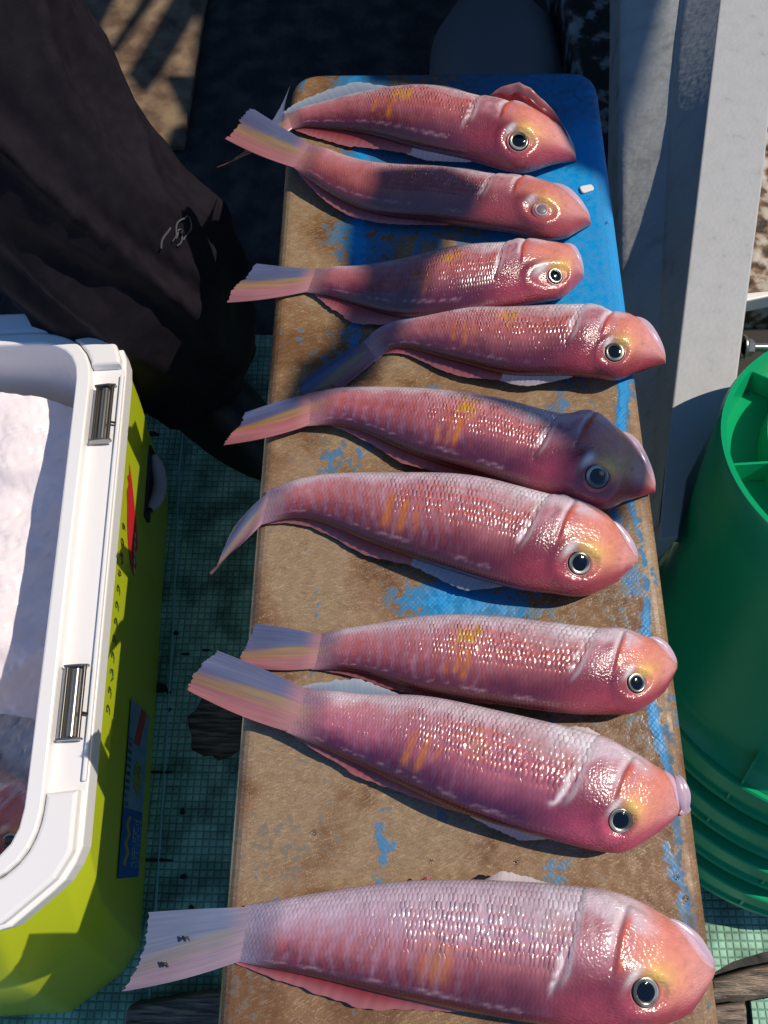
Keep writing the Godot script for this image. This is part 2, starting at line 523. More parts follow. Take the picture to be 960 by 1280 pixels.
func fin_colour(kind: int, a: float, b: float, f: Fish) -> Color:
	# a across the fin, b outwards
	if kind == 0:  # tail: blue-grey lobe, yellow streaks, pink lobe
		var y := gs((a - 0.50 + 0.06 * sin(b * 5.0)) / 0.09) + 0.75 * gs((a - 0.60) / 0.04) + 0.4 * gs((a - 0.36 - 0.1 * b) / 0.03)
		var c := mixc(Color(0.10, 0.12, 0.24), Color(0.40, 0.14, 0.145), sm(0.30, 0.72, a))
		c = mixc(c, Color(0.44, 0.28, 0.02), clampf(y, 0, 1) * (0.75 - 0.25 * b))
		c = mixc(c, Color(0.50, 0.22, 0.22), 0.8 * sm(0.28, 0.0, b))
		return mixc(c, Color(0.24, 0.29, 0.40), f.pale * 0.6)
	if kind == 1:  # back fin
		return mixc(Color(0.30, 0.03, 0.03), Color(0.46, 0.16, 0.17), sm(0.2, 1.0, b))
	if kind == 2:  # belly fins, milky
		return Color(0.66, 0.58, 0.62)
	return mixc(Color(0.20, 0.27, 0.38), Color(0.38, 0.42, 0.50), b * b)


func tail_fin(f: Fish, droop: float) -> ArrayMesh:
	var r := f.row
	var u := Vector2(r[34], r[35])
	var m := Vector2(r[36], r[37])
	var l := Vector2(r[38], r[39])
	var c0 := f.centre(0.05)
	var a0 := f.half(0.05) * 0.93
	var n := 41
	var k := 15
	var y0 := f.base + f.lift * pow(1.0 - 0.05 / 0.35, 2.0) + f.thick(0.05)
	var rng := RandomNumberGenerator.new()
	rng.seed = f.seed_ + 50
	var jag := []
	for i in n:
		jag.append(rng.randf_range(-0.022, 0.010) * (2.6 if rng.randf() < 0.12 else 1.0))
	var p := PackedVector3Array()
	var c := PackedColorArray()
	for e in 2:
		for j in k:
			var b := float(j) / (k - 1)
			for i in n:
				var a := float(i) / (n - 1)
				var from := c0 + a0 * (1.0 - 2.0 * a)
				var to := (u * (1 - a) * (1 - a) + (m * 2.0 - (u + l) * 0.5) * 2.0 * a * (1 - a) + l * a * a)
				var bb: float = b * (1.0 + jag[i] * b)
				var q: Vector2 = c0.lerp(m, bb) + (from - c0).lerp(to - m, pow(bb, 1.35))
				# the lobes bow outwards
				q += a0.normalized() * ((0.5 - a) * 0.003 * sin(PI * bb))
				var th := lerpf(f.thick(0.05) * 0.93 * sqrt(maxf(1.0 - pow(2.0 * a - 1.0, 2.0), 0.02)), 0.0003, sm(0.0, 0.4, b))
				var y := y0 + droop * bb * bb + 0.0011 * sin(a * PI * 36.0) * (1 - 0.5 * b) * 0.3 + 0.003 * sin(a * 6.0 + f.seed_) * b
				p.append(Vector3(q.x, y + (th if e == 0 else -th), q.y))
				var col := fin_colour(0, a, b, f) * (0.93 + 0.09 * sin(a * PI * 44.0 + 0.6 * sin(b * 9.0)) * b + 0.18 * nf.get_noise_2d(a * 420.0, b * 30.0 + f.seed_ * 40.0))
				col.a = lerpf(1.0, 0.74, sm(0.15, 0.8, b))
				c.append(col)
	# top sheet, bottom sheet
	var st := SurfaceTool.new()
	for e in 2:
		var half := grid(k, n, p.slice(e * k * n, (e + 1) * k * n), c.slice(e * k * n, (e + 1) * k * n), PackedVector2Array(), false, e == 1)
		st.append_from(half, 0, Transform3D())
	return st.commit()


# a fin along the back (side -1) or belly (side 1) between two places of the body
func edge_fin(f: Fish, s0: float, s1: float, side: float, tall: float, raise_: float, kind: int, peak := 0.5, lean := 0.0) -> ArrayMesh:
	var n := 49
	var k := 7
	var p := PackedVector3Array()
	var c := PackedColorArray()
	for j in k:
		var b := float(j) / (k - 1)
		for i in n:
			var t := float(i) / (n - 1)
			var s := lerpf(s0, s1, t)
			var shape := pow(t / peak, 0.7) if t < peak else pow((1.0 - t) / (1.0 - peak), 0.8)
			var hgt := tall * shape * (1.0 + 0.07 * absf(sin(t * 40.0)) * b + 0.15 * nf.get_noise_2d(t * 160.0, f.seed_ * 50.0))
			var cc := f.centre(s)
			var a := f.half(s)
			var th := f.thick(s)
			var dir := a.normalized() * side
			var ax := Vector2(dir.y, -dir.x)
			if ax.x > 0: ax = -ax
			var q := cc + a * side * 0.93 + dir * (hgt * b) + ax * (lean * b * hgt)
			var rise := f.lift * pow(1.0 - minf(s / 0.35, 1.0), 2.0)
			var y := f.base + rise + th * (0.85 - 0.0 * b) + raise_ * b * shape + 0.0004 * sin(t * 130.0) * b
			y = maxf(y - th * 0.25 * b, f.base + 0.0015)
			p.append(Vector3(q.x, y, q.y))
			var col := fin_colour(kind, t, b, f) * (0.93 + 0.10 * sin(t * 130.0 + 1.0))
			col.a = 1.0
			c.append(col)
	return grid(k, n, p, c, PackedVector2Array(), false, side > 0)


func pectoral(f: Fish) -> ArrayMesh:
	var p := PackedVector3Array()
	var c := PackedColorArray()
	var n := 13
	var k := 15
	for j in k:
		var b := float(j) / (k - 1)
		for i in n:
			var a := float(i) / (n - 1)
			var spread := 0.10 + 0.24 * sin(minf(b * 1.5, 1.0) * PI / 2)
			var v := 0.42 + (a - 0.5) * 2.0 * spread * (1.0 - 0.75 * pow(b, 3.0)) + 0.12 * b
			var s := 0.738 - 0.165 * b * (1.0 - 0.22 * absf(a - 0.6))
			p.append(f.top(s, v) + f.normal(s, v) * (0.0006 + 0.0016 * b * (1 - b) + 0.0003 * sin(a * 40.0)))
			var col := Color(0.72, 0.42, 0.42).lerp(Color(0.70, 0.62, 0.66), sm(0.0, 0.5, b))
			col.a = (0.34 - 0.20 * b + 0.05 * sin(a * 40.0)) * sm(0.0, 0.15, b) * sm(0.0, 0.15, a) * sm(1.0, 0.85, a)
			c.append(col)
	return grid(k, n, p, c, PackedVector2Array(), false, true)


func lip(f: Fish, big: float) -> ArrayMesh:
	var pts := []
	var rad := []
	var cols := PackedColorArray()
	var w := f.aw[7].length()
	for i in 21:
		var t := i / 20.0
		var s := lerpf(0.905, 0.998, t)
		var v := lerpf(0.97, 0.45, t * t)
		if big > 0.0:
			s = lerpf(0.938, 0.992, sin(t * PI * 0.66))
			v = lerpf(0.98, -0.45, t)
		var p := f.top(s, v)
		var d := f.half(minf(s, 0.95)).normalized()
		p += Vector3(d.x, 0, d.y) * (big * 0.05 * w) + Vector3(big * (0.16 + 0.10 * sin(t * PI)) * w, -0.0012 - 0.002 * big, 0)
		pts.append(p)
		var e := pow(maxf(sin(PI * t), 0.0), 0.6)
		rad.append(w * (0.004 + e * (0.20 - 0.03 * big + 0.06 * sin(t * 9.0) * big)))
		cols.append(Color(0.52, 0.37, 0.46).lerp(Color(0.60, 0.24, 0.24), sm(0.75, 1.0, t) * 0.6))
	return tube(pts, rad, 14, 0.42, cols)


# a gill cover lifted off the head, and the dark red gills under it
func flap(f: Fish, inner: int) -> ArrayMesh:
	var p := PackedVector3Array()
	var c := PackedColorArray()
	for j in 9:
		var b := j / 8.0
		for i in 25:
			var t := i / 24.0
			var s := lerpf(0.765, 0.975, t)
			var q := f.top(s, 0.80 if inner == 0 else 0.74)
			var d := f.half(minf(s, 0.95)).normalized()
			var up := sin(PI * pow(t, 0.8))
			var r := (0.0085 if inner == 0 else 0.005) * b * up
			q += Vector3(d.x, 0, d.y) * r + Vector3(0, (0.010 if inner == 0 else 0.003) * sin(b * PI * 0.6) * up + 0.0006 + 0.0006 * sin(t * 30.0 + b * 4.0) * b, 0)
			p.append(q)
			var col := Color(0.20, 0.012, 0.012) if inner else Color(0.42, 0.16, 0.16).lerp(Color(0.30, 0.08, 0.08), sm(0.2, 0.8, t)).lerp(Color(0.62, 0.48, 0.48), sm(0.8, 1.0, b) * 0.7)
			col.a = 1.0
			c.append(col)
	return grid(9, 25, p, c, PackedVector2Array(), false, true)


func build_body(f: Fish) -> ArrayMesh:
	var rows := 190
	var cols := 65
	var p := PackedVector3Array()
	var c := PackedColorArray()
	var uv := PackedVector2Array()
	for i in rows:
		var q := float(i) / (rows - 1)
		# finer steps on the head
		var s := lerpf(0.036, 0.675, q * 2.0) if q < 0.5 else 0.675 + (q - 0.5) * 0.65
		s = minf(s, 0.9995)
		for j in cols:
			var g := float(j) / (cols - 1)
			# more columns on the upper side
			var th := PI * g / 0.7 if g < 0.7 else PI + PI * (g - 0.7) / 0.3
			p.append(f.at(s, th))
			c.append(skin(f, s, cos(th), sin(th) < -0.2))
			uv.append(Vector2(s / 0.8, 0.02 + 0.96 * acos(clampf(cos(th), -1, 1)) / PI))
	var flip := true
	var m := grid(rows, cols, p, c, uv, true, flip)
	var a := m.surface_get_arrays(0)
	var idx: PackedInt32Array = a[Mesh.ARRAY_INDEX]
	var body := PackedInt32Array()
	var head := PackedInt32Array()
	for i in range(0, idx.size(), 3):
		var k := idx[i] / cols
		var g := float(idx[i] % cols) / (cols - 1)
		var q := float(k) / (rows - 1)
		var s := lerpf(0.036, 0.675, q * 2.0) if q < 0.5 else 0.675 + (q - 0.5) * 0.65
		var th := PI * g / 0.7 if g < 0.7 else PI + PI * (g - 0.7) / 0.3
		if s < f.gill(cos(th)):
			body.append_array([idx[i], idx[i + 1], idx[i + 2]])
		else:
			head.append_array([idx[i], idx[i + 1], idx[i + 2]])
	var out := ArrayMesh.new()
	a[Mesh.ARRAY_INDEX] = body
	out.add_surface_from_arrays(Mesh.PRIMITIVE_TRIANGLES, a)
	a[Mesh.ARRAY_INDEX] = head
	out.add_surface_from_arrays(Mesh.PRIMITIVE_TRIANGLES, a)
	out.surface_set_material(0, M.skin)
	out.surface_set_material(1, M.head_skin)
	return out


func orient(n: Vector3, along: Vector3) -> Basis:
	var z := (along - n * along.dot(n)).normalized()
	return Basis(n.cross(z).normalized() * 1.0, n, z)


func tilefish(k: int, label: String, o: Dictionary) -> Node3D:
	var row: Array = o.get("row", FISH[k - 1] if k > 0 else [])
	var f := Fish.new(row)
	f.seed_ = k * 3 + 1
	f.base = o.get("base", PT + 0.0006)
	f.purple = o.get("purple", 0.2)
	f.pale = o.get("pale", 0.2)
	f.spot = o.get("spot", Vector3(0.46, 0.3, 0.0))
	f.bars = o.get("bars", 1.0) * 0.62
	f.stripes = o.get("stripes", 0.9)
	f.dull = o.get("dull", 0.0)
	f.lift = o.get("lift", 0.0)
	var root := thing("tilefish", label, "fish", Vector3.ZERO, o.get("group", "pink fish laid out in a row on the plank"))
	var at := Vector3(f.cs[4].x, f.base, f.cs[4].y)
	root.position = at
	f.eye_s = o.get("eye_s", 0.866)
	f.eye_v = o.get("eye_v", -0.48)
	var parts := []
	parts.append(part("body", build_body(f), null, root))
	var tf := part("tail_fin", tail_fin(f, o.get("droop", -0.002)), M.tail, root)
	parts.append(tf)
	for e in o.get("fins", []):
		parts.append(part(e[0], edge_fin(f, e[1], e[2], e[3], e[4], e[5], e[6], e[7] if e.size() > 7 else 0.5, e[8] if e.size() > 8 else 0.0), M.milky_fin if e[6] >= 2 else M.fin, root))
	if not o.has("no_pectoral"):
		parts.append(part("pectoral_fin", pectoral(f), M.clear_fin, root))
	parts.append(part("lip", lip(f, o.get("gape", 0.0)), M.lip, root))
	if o.has("gape"):
		parts.append(part("lip", lip(f, 1.45), M.lip, root))
	if o.has("flap"):
		for e in 2:
			parts.append(part("gill_flap" if e == 0 else "gill", flap(f, e), M.fin, root))
	for e in o.get("specks", []):
		var q := Vector3(e[0], f.base + f.thick(0.035) + 0.0032, e[1])
		parts.append(part("dirt_speck", tube([q + Vector3(-0.0022, 0, -0.0012), q + Vector3(-0.0005, 0.0008, 0.0004), q + Vector3(0.0009, 0.0003, -0.0006), q + Vector3(0.0024, 0, 0.0014)], [0.0004, 0.0013, 0.0008, 0.0003], 6), M.speck, root))
	for e in parts:
		e.position = -at
	# eye
	var es := f.eye_s
	var ev := f.eye_v
	var r: float = 0.262 * f.aw[6].length() * o.get("eye", 1.0)
	var c2 := f.centre(0.93) - f.centre(0.8)
	var n := f.normal(es, ev)
	n = (n + Vector3(0.05 * sin(f.seed_ * 2.0), 0.30, 0.06 * cos(f.seed_ * 3.0))).normalized()
	var e0 := MeshInstance3D.new()
	var cloudy: bool = o.has("cloudy")
	e0.name = "eye"
	e0.mesh = EYE_IRIS
	e0.material_override = M.cloudy_iris if cloudy else M.iris
	root.add_child(e0, true)
	e0.transform = Transform3D(orient(n, Vector3(c2.x, 0, c2.y)).scaled(Vector3.ONE * r), f.top(es, ev) - n * r * 0.06 - at)
	e0.rotate_object_local(Vector3.UP, f.seed_ * 0.9)
	var pu := part("pupil", EYE_PUPIL, M.cloudy_pupil if cloudy else M.pupil, e0)
	pu.position = Vector3(0.0, 0.0, 0.0)
	if not cloudy:
		part("cornea", EYE_CORNEA, M.cornea, e0)
	part("eyelid", EYE_RIM, M.eyelid, e0)
	return root


var EYE_IRIS: ArrayMesh
var EYE_PUPIL: ArrayMesh
var EYE_CORNEA: ArrayMesh
var EYE_RIM: ArrayMesh


# ---------------------------------------------------------------- computed textures
func scale_textures() -> Array:
	# 8 x 8 overlapping scales, each a shallow dome with its own tilt; height and colour
	var w := 256
	var hgt := PackedByteArray()
	var col := PackedByteArray()
	hgt.resize(w * w)
	col.resize(w * w * 3)
	var rng := RandomNumberGenerator.new()
	rng.seed = 11
	var tx := []
	var ty := []
	var tone := []
	for i in 64:
		tx.append(rng.randf_range(-0.22, 0.22))
		ty.append(rng.randf_range(-0.22, 0.22))
		tone.append(rng.randf_range(-1, 1))
	for y in w:
		var fy := 8.0 * y / w
		for x in w:
			var fx := 8.0 * x / w
			var best := -1.0
			var which := 0
			var lx := 0.0
			var ly := 0.0
			# the scale whose rear edge lies on top: staggered rows
			for r in [-1, 0, 1]:
				var ry: int = int(floor(fy)) + r
				var off := 0.5 if posmod(ry, 2) == 1 else 0.0
				for q in [-1, 0, 1]:
					var rx: int = int(floor(fx - off)) + q
					var dx: float = fx - off - rx - 0.5
					var dy: float = fy - ry - 0.5
					var z: float = 1.0 - (dx * dx * 1.55 + dy * dy * 1.0)
					if z > best:
						best = z
						which = posmod(ry, 8) * 8 + posmod(rx, 8)
						lx = dx
						ly = dy
			var h: float = 0.30 + 0.62 * best + tx[which] * lx * 0.9 + ty[which] * ly * 0.9
			hgt[y * w + x] = int(clampf(h, 0, 1) * 255)
			var edge := sm(0.70, 0.52, best)
			var t: float = 1.0 + 0.07 * tone[which]
			var c := Color(1.0, 0.97, 0.97) * t
			c = c.lerp(Color(0.88, 0.72, 0.74), edge * 0.75)
			var k := (y * w + x) * 3
			col[k] = int(clampf(c.r, 0, 1) * 255)
			col[k + 1] = int(clampf(c.g, 0, 1) * 255)
			col[k + 2] = int(clampf(c.b, 0, 1) * 255)
	# laid over the whole flank: 66 scales long, 16 rows, standing out most behind the breast fin
	var W := 2048
	var H := 512
	var hh := PackedByteArray()
	var cc := PackedByteArray()
	hh.resize(W * H)
	cc.resize(W * H * 3)
	for y in H:
		var v := cos((float(y) / H - 0.02) / 0.96 * PI)
		for x in W:
			var s := 0.8 * x / W
			var zone := sm(0.25, 0.56, s) * sm(-0.40, 0.10, v) * sm(0.95, 0.55, v)
			var n := nf.get_noise_2d(s * 700.0, v * 60.0)
			var a := clampf(0.18 + 0.90 * zone * (0.6 + 1.5 * n) + 0.10 * n + 0.12 * sm(0.3, 0.7, v), 0.05, 1.0) * sm(0.0, 0.06, s)
			var bend := 3.0 * sin(s * 7.0) + 4.0 * n
			var ti: int = posmod(int(y * 2.25 * 256.0 / H + bend), w) * w + posmod(int(x * 84.0 / 8.0 * w / W + bend), w)
			hh[y * W + x] = int(clampf(127 + (hgt[ti] - 160) * a, 0, 255))
			var k := (y * W + x) * 3
			for q in 3:
				cc[k + q] = int(255 - (255 - col[ti * 3 + q]) * minf(a * 1.5, 1.0))
	return [ImageTexture.create_from_image(Image.create_from_data(W, H, false, Image.FORMAT_L8, hh)), ImageTexture.create_from_image(Image.create_from_data(W, H, false, Image.FORMAT_RGB8, cc))]


# the plank's top: brown fibrous varnished wood with what is left of blue paint
func plank_textures() -> Array:
	var w := 600
	var h := 1900
	var col := PackedByteArray()
	var hg := PackedByteArray()
	var ro := PackedByteArray()
	col.resize(w * h * 3)
	hg.resize(w * h)
	ro.resize(w * h)
	var fib := FastNoiseLite.new()
	fib.seed = 5
	fib.frequency = 1.0
	fib.fractal_octaves = 2
	for y in h:
		var z := lerpf(-0.46, 0.42, float(y) / h)
		for x in w:
			var px := lerpf(-0.145, 0.145, float(x) / w)
			var n1 := nz.get_noise_2d(px * 1600.0, z * 1600.0)
			var n2 := nf.get_noise_2d(px * 2600.0 + 90.0, z * 2600.0)
			var n3 := nz.get_noise_2d(px * 420.0, z * 300.0 + 77.0)
			var qx := px + 0.010 * nz.get_noise_2d(px * 700.0 + 30.0, z * 700.0)
			var qz := z + 0.010 * nz.get_noise_2d(px * 700.0, z * 700.0 + 90.0)
			var ca := 0.90
			var sa := 0.435
			var a := fib.get_noise_2d((qx * ca - qz * sa) * 75.0, (qx * sa + qz * ca) * 1300.0)
			var b := fib.get_noise_2d((qx * ca - qz * sa) * 130.0 + 50.0, (qx * sa + qz * ca) * 2200.0)
			var d := fib.get_noise_2d((qx * 0.97 + qz * 0.24) * 75.0 + 90.0, (qx * 0.24 - qz * 0.97) * 1300.0) - 0.10
			# how much paint the place keeps
			var keep := -0.62
			keep += 0.70 * sm(-0.06, -0.24, z) * sm(-0.125, -0.085, px)
			keep += 0.62 * sm(0.0, -0.12, z) * sm(-0.03, 0.10, px)
			keep += 1.25 * gs((z - 0.066) / 0.020) * gs((px + 0.008) / 0.045)
			keep += 0.42 * gs((z - 0.075) / 0.030) * sm(0.0, 0.06, px) * sm(0.122, 0.11, px)
			keep += 1.05 * gs((px - 0.124 - 0.004 * sin(z * 40.0)) / 0.0045) * sm(0.34, 0.1, z)
			keep += 0.9 * sm(0.118, 0.128, px) * sm(-0.10, -0.16, z)
			keep += 0.30 * gs((z - 0.145) / 0.02) * gs((px - 0.09) / 0.06)
			keep += 0.30 * gs((z - 0.232) / 0.02) * gs((px - 0.06) / 0.08)
			keep += 0.42 * gs((px + 0.075) / 0.006) * sm(0.1, 0.0, z)
			keep -= 0.6 * sm(-0.112, -0.130, px)
			# cloth weave shows through where paint is worn
			var wv := sin(px * TAU / 0.0032) * sin(z * TAU / 0.0036)
			var k := keep + n1 * 0.50 + n2 * 0.50 + wv * 0.09 + n3 * 0.55
			var paint := sm(-0.02, 0.10, k)
			# flecks
			paint = maxf(paint, sm(0.50, 0.60, nz.get_noise_2d(px * 2400.0 + 400.0, z * 900.0) + n2 * 0.40 + 0.14 * sm(-0.05, 0.12, px)) * 0.85)
			var thick := sm(0.25, 0.7, k)
			var brown := Color(0.235, 0.135, 0.066)
			brown = brown.lerp(Color(0.150, 0.074, 0.030), sm(-0.15, 0.45, n1 + n3 * 0.8))
			brown = brown.lerp(Color(0.31, 0.22, 0.13), 0.75 * sm(0.05, 0.5, -n1 * 0.6 - n3))
			var patchy := sm(-0.45, 0.25, -n3 - n1 * 0.5 + 0.2)
			brown = brown.lerp(Color(0.54, 0.42, 0.28), 0.62 * sm(0.40, 0.66, maxf(a, maxf(b, d))) * (0.25 + 0.75 * patchy))
			brown = brown.lerp(Color(0.085, 0.042, 0.018), 0.35 * sm(0.38, 0.66, -minf(a, minf(b, d))))
			brown = brown.lerp(Color(0.12, 0.125, 0.11), 0.6 * sm(0.36, 0.7, n2 * 0.8 + nz.get_noise_2d(px * 700.0, z * 700.0 + 300.0) * 0.7))
			brown *= 1.0 + 0.12 * n2 + 0.10 * n3
			var blue := Color(0.012, 0.19, 0.42).lerp(Color(0.001, 0.27, 0.62), thick)
			blue = blue.lerp(Color(0.11, 0.12, 0.12), (0.95 - 0.8 * thick) * sm(0.0, 0.8, wv * 0.55 + n2 * 1.6 + n1 * 0.8 + 0.1))
			var c := brown.lerp(blue, paint)
			# far end: dull worn paint, darkened further to paint in the overhead shade
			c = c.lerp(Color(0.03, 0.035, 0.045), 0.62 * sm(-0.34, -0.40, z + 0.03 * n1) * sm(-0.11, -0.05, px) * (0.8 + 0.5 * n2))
			c = c.linear_to_srgb()
			var i := y * w + x
			col[i * 3] = int(clampf(c.r, 0, 1) * 255)
			col[i * 3 + 1] = int(clampf(c.g, 0, 1) * 255)
			col[i * 3 + 2] = int(clampf(c.b, 0, 1) * 255)
			hg[i] = int(clampf(0.4 + 0.14 * paint * (0.5 + thick) + 0.12 * n2 + 0.18 * maxf(a, maxf(b, d)) + 0.05 * wv * paint, 0, 1) * 255)
			ro[i] = int(clampf(0.35 * sm(0.122, 0.130, px) + lerpf(0.26 + 0.22 * n1 + 0.18 * n2, 0.40 + 0.2 * n2, paint), 0.12, 1) * 255)
	var out := [Image.create_from_data(w, h, false, Image.FORMAT_RGB8, col), Image.create_from_data(w, h, false, Image.FORMAT_L8, hg), Image.create_from_data(w, h, false, Image.FORMAT_L8, ro)]
	return out.map(func(im): return ImageTexture.create_from_image(im))


# deck mat: a grid of small pyramids
func mat_textures() -> Array:
	var w := 192
	var hg := PackedByteArray()
	var col := PackedByteArray()
	hg.resize(w * w)
	col.resize(w * w * 3)
	var rng := RandomNumberGenerator.new()
	rng.seed = 4
	var tone := []
	for i in 36:
		tone.append(rng.randf_range(0.86, 1.0))
	for y in w:
		for x in w:
			var fx := 6.0 * x / w
			var fy := 6.0 * y / w
			var dx := absf(fr(fx) - 0.5) * 2.0
			var dy := absf(fr(fy) - 0.5) * 2.0
			var d := maxf(dx, dy)
			var v := sm(0.98, 0.62, d)
			var i := y * w + x
			hg[i] = int(255 * (0.1 + 0.9 * v * (1.0 - 0.3 * d)))
			var t: float = tone[int(fy) * 6 + int(fx)] * lerpf(0.74, 1.0, sm(0.98, 0.74, d))
			for q in 3:
				col[i * 3 + q] = int(255 * clampf(t, 0, 1))
	return [ImageTexture.create_from_image(Image.create_from_data(w, w, false, Image.FORMAT_L8, hg)), ImageTexture.create_from_image(Image.create_from_data(w, w, false, Image.FORMAT_RGB8, col))]


# the printed sticker on the cooler
func sticker_texture() -> ImageTexture:
	var w := 96
	var h := 256
	var im := Image.create(w, h, false, Image.FORMAT_RGB8)
	for y in h:
		for x in w:
			var u := float(x) / w
			var v := float(y) / h
			var c := Color(0.05, 0.28, 0.62)
			if v < 0.62:
				c = Color(0.32, 0.50, 0.66).lerp(Color(0.55, 0.62, 0.66), 0.5 + 0.5 * nf.get_noise_2d(u * 60.0, v * 160.0))
				if absf(u - 0.55 + (v - 0.12) * 1.2) < 0.16 and v < 0.24:
					c = Color(0.70, 0.16, 0.10)
				if gs((u - 0.55) / 0.24) * gs((v - 0.43) / 0.11) > 0.45:
					c = Color(0.62, 0.60, 0.16).lerp(Color(0.25, 0.35, 0.2), sm(0.0, 0.3, nf.get_noise_2d(u * 300.0, v * 700.0)))
				if u < 0.2 and fr(v * 24.0) < 0.55 and v > 0.22 and nf.get_noise_2d(u * 900.0, floor(v * 24.0) * 40.0) > -0.25:
					c = Color(0.08, 0.10, 0.25)
			else:
				if absf(u - 0.30 - 0.06 * sin(v * 60.0)) < 0.07 and v > 0.66 and v < 0.93:
					c = Color(0.62, 0.58, 0.16)
				if u > 0.55 and fr(u * 9.0) < 0.55 and nf.get_noise_2d(floor(u * 9.0) * 60.0, v * 1500.0) > -0.05 and v > 0.67 and v < 0.95:
					c = Color(0.60, 0.68, 0.74)
			im.set_pixel(x, y, c)
	return ImageTexture.create_from_image(im)


# ---------------------------------------------------------------- materials
func materials() -> void:
	var sc := scale_textures()
	var m := vmat("skin", 0.22)
	m.albedo_texture = sc[1]
	bump(m, sc[0], 0.26)
	m.texture_repeat = false
	m.metallic_specular = 0.85
	m.subsurf_scatter_enabled = true
	m.subsurf_scatter_strength = 0.06
	m = vmat("head_skin", 0.24)
	m.metallic_specular = 0.6
	m.subsurf_scatter_enabled = true
	m.subsurf_scatter_strength = 0.06
	bump(m, noise_tex(71, 0.09, [], 256, 3), 0.030)
	m.uv1_scale = Vector3(4.0, 2.0, 1.0)
	m = vmat("fin", 0.3)
	m.backlight_enabled = true
	m.backlight = Color(0.45, 0.42, 0.45)
	m = vmat("tail", 0.3)
	m.transparency = BaseMaterial3D.TRANSPARENCY_ALPHA
	m.backlight_enabled = true
	m.backlight = Color(0.4, 0.4, 0.42)
	m = vmat("milky_fin", 0.3)
	m.backlight_enabled = true
	m.backlight = Color(0.6, 0.6, 0.6)
	m = vmat("clear_fin", 0.3)
	m.transparency = BaseMaterial3D.TRANSPARENCY_ALPHA
	m = vmat("lip", 0.22)
	m.subsurf_scatter_enabled = true
	m.subsurf_scatter_strength = 0.1
	m = vmat("iris", 0.22)
	m.metallic = 0.55
	mat("pupil", Color(0.006, 0.006, 0.008), 0.06)
	mat("cloudy_iris", Color(0.62, 0.52, 0.55), 0.3)
	mat("cloudy_pupil", Color(0.42, 0.40, 0.42), 0.35)
	mat("eyelid", lin(0.42, 0.12, 0.12), 0.25)
	m = mat("cornea", Color(0, 0, 0, 0.02), 0.03)
	m.transparency = BaseMaterial3D.TRANSPARENCY_ALPHA
	var ip := PackedVector3Array()
	var ic := PackedColorArray()
	for q in [[1.02, -0.3, Color(0.05, 0.03, 0.03)], [1.02, 0.0, Color(0.02, 0.012, 0.012)], [0.99, 0.12, Color(0.02, 0.015, 0.015)], [0.93, 0.19, Color(0.05, 0.045, 0.04)], [0.87, 0.24, Color(0.80, 0.79, 0.70)], [0.77, 0.25, Color(0.46, 0.44, 0.36)], [0.70, 0.23, Color(0.72, 0.66, 0.42)], [0.65, 0.20, Color(0.85, 0.82, 0.62)], [0.56, 0.15, Color(0.10, 0.09, 0.07)], [0.001, 0.14, Color(0.02, 0.02, 0.02)]]:
		for k in 49:
			var t := TAU * k / 48
			ip.append(Vector3(q[0] * cos(t), q[1], q[0] * sin(t)))
			var dim := 0.20 + 0.80 * pow(absf(sin(t * 0.5 + 0.9 + 0.35 * sin(t * 3.0 + q[0] * 9.0))), 4.0)  # one side brighter: a glint put into the iris colour
			var col: Color = q[2] * dim
			col.a = 1.0
			ic.append(col)
	EYE_IRIS = grid(10, 49, ip, ic, PackedVector2Array(), true)
	EYE_PUPIL = slathe([Vector2(0.62, 0.10), Vector2(0.62, 0.19), Vector2(0.5, 0.25), Vector2(0.22, 0.28), Vector2(0.001, 0.285)], 32, 1.0, 1.12)
	EYE_CORNEA = slathe([Vector2(0.97, 0.15), Vector2(0.88, 0.27), Vector2(0.68, 0.37), Vector2(0.4, 0.43), Vector2(0.001, 0.45)], 36)
	EYE_RIM = slathe([Vector2(1.45, -0.35), Vector2(1.28, -0.06), Vector2(1.12, 0.08), Vector2(1.02, 0.10), Vector2(0.96, 0.02)], 40)

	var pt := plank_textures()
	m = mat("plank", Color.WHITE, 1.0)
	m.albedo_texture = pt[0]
	m.roughness_texture = pt[2]
	bump(m, pt[1], 0.06)
	m = mat("teal_mat", lin(0.32, 0.60, 0.42), 0.6)
	var mt := mat_textures()
	tri(m, 1.0 / 0.046)
	m.albedo_texture = mt[1]
	bump(m, mt[0], 0.11)
	m.detail_enabled = true
	m.detail_blend_mode = BaseMaterial3D.BLEND_MODE_MUL
	m.detail_uv_layer = BaseMaterial3D.DETAIL_UV_2
	m.detail_albedo = noise_tex(21, 0.012, [[0.0, Color(0.5, 0.53, 0.52)], [0.42, Color(0.82, 0.85, 0.83)], [0.6, Color(1, 1, 1)]], 512, 5)
	m.uv2_triplanar = true
	m.uv2_world_triplanar = true
	m.uv2_scale = Vector3.ONE * 2.3
	m = mat("deck", Color.WHITE, 0.75)
	tri(m, 1.4)
	m.albedo_texture = noise_tex(8, 0.02, [[0.2, lin(0.010, 0.010, 0.012)], [0.5, lin(0.030, 0.027, 0.025)], [0.8, lin(0.06, 0.05, 0.04)]])
	bump(m, noise_tex(9, 0.05, []), 0.3)
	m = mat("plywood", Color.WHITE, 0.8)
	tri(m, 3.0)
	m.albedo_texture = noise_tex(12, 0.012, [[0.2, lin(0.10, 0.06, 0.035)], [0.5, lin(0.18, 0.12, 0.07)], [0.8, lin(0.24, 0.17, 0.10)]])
	m = mat("wet_wood", Color.WHITE, 0.5)
	m.uv1_triplanar = true
	m.uv1_world_triplanar = true
	m.uv1_scale = Vector3(3.0, 3.0, 26.0)
	m.albedo_texture = noise_tex(14, 0.012, [[0.2, lin(0.05, 0.032, 0.02)], [0.5, lin(0.13, 0.09, 0.06)], [0.8, lin(0.25, 0.18, 0.12)]])
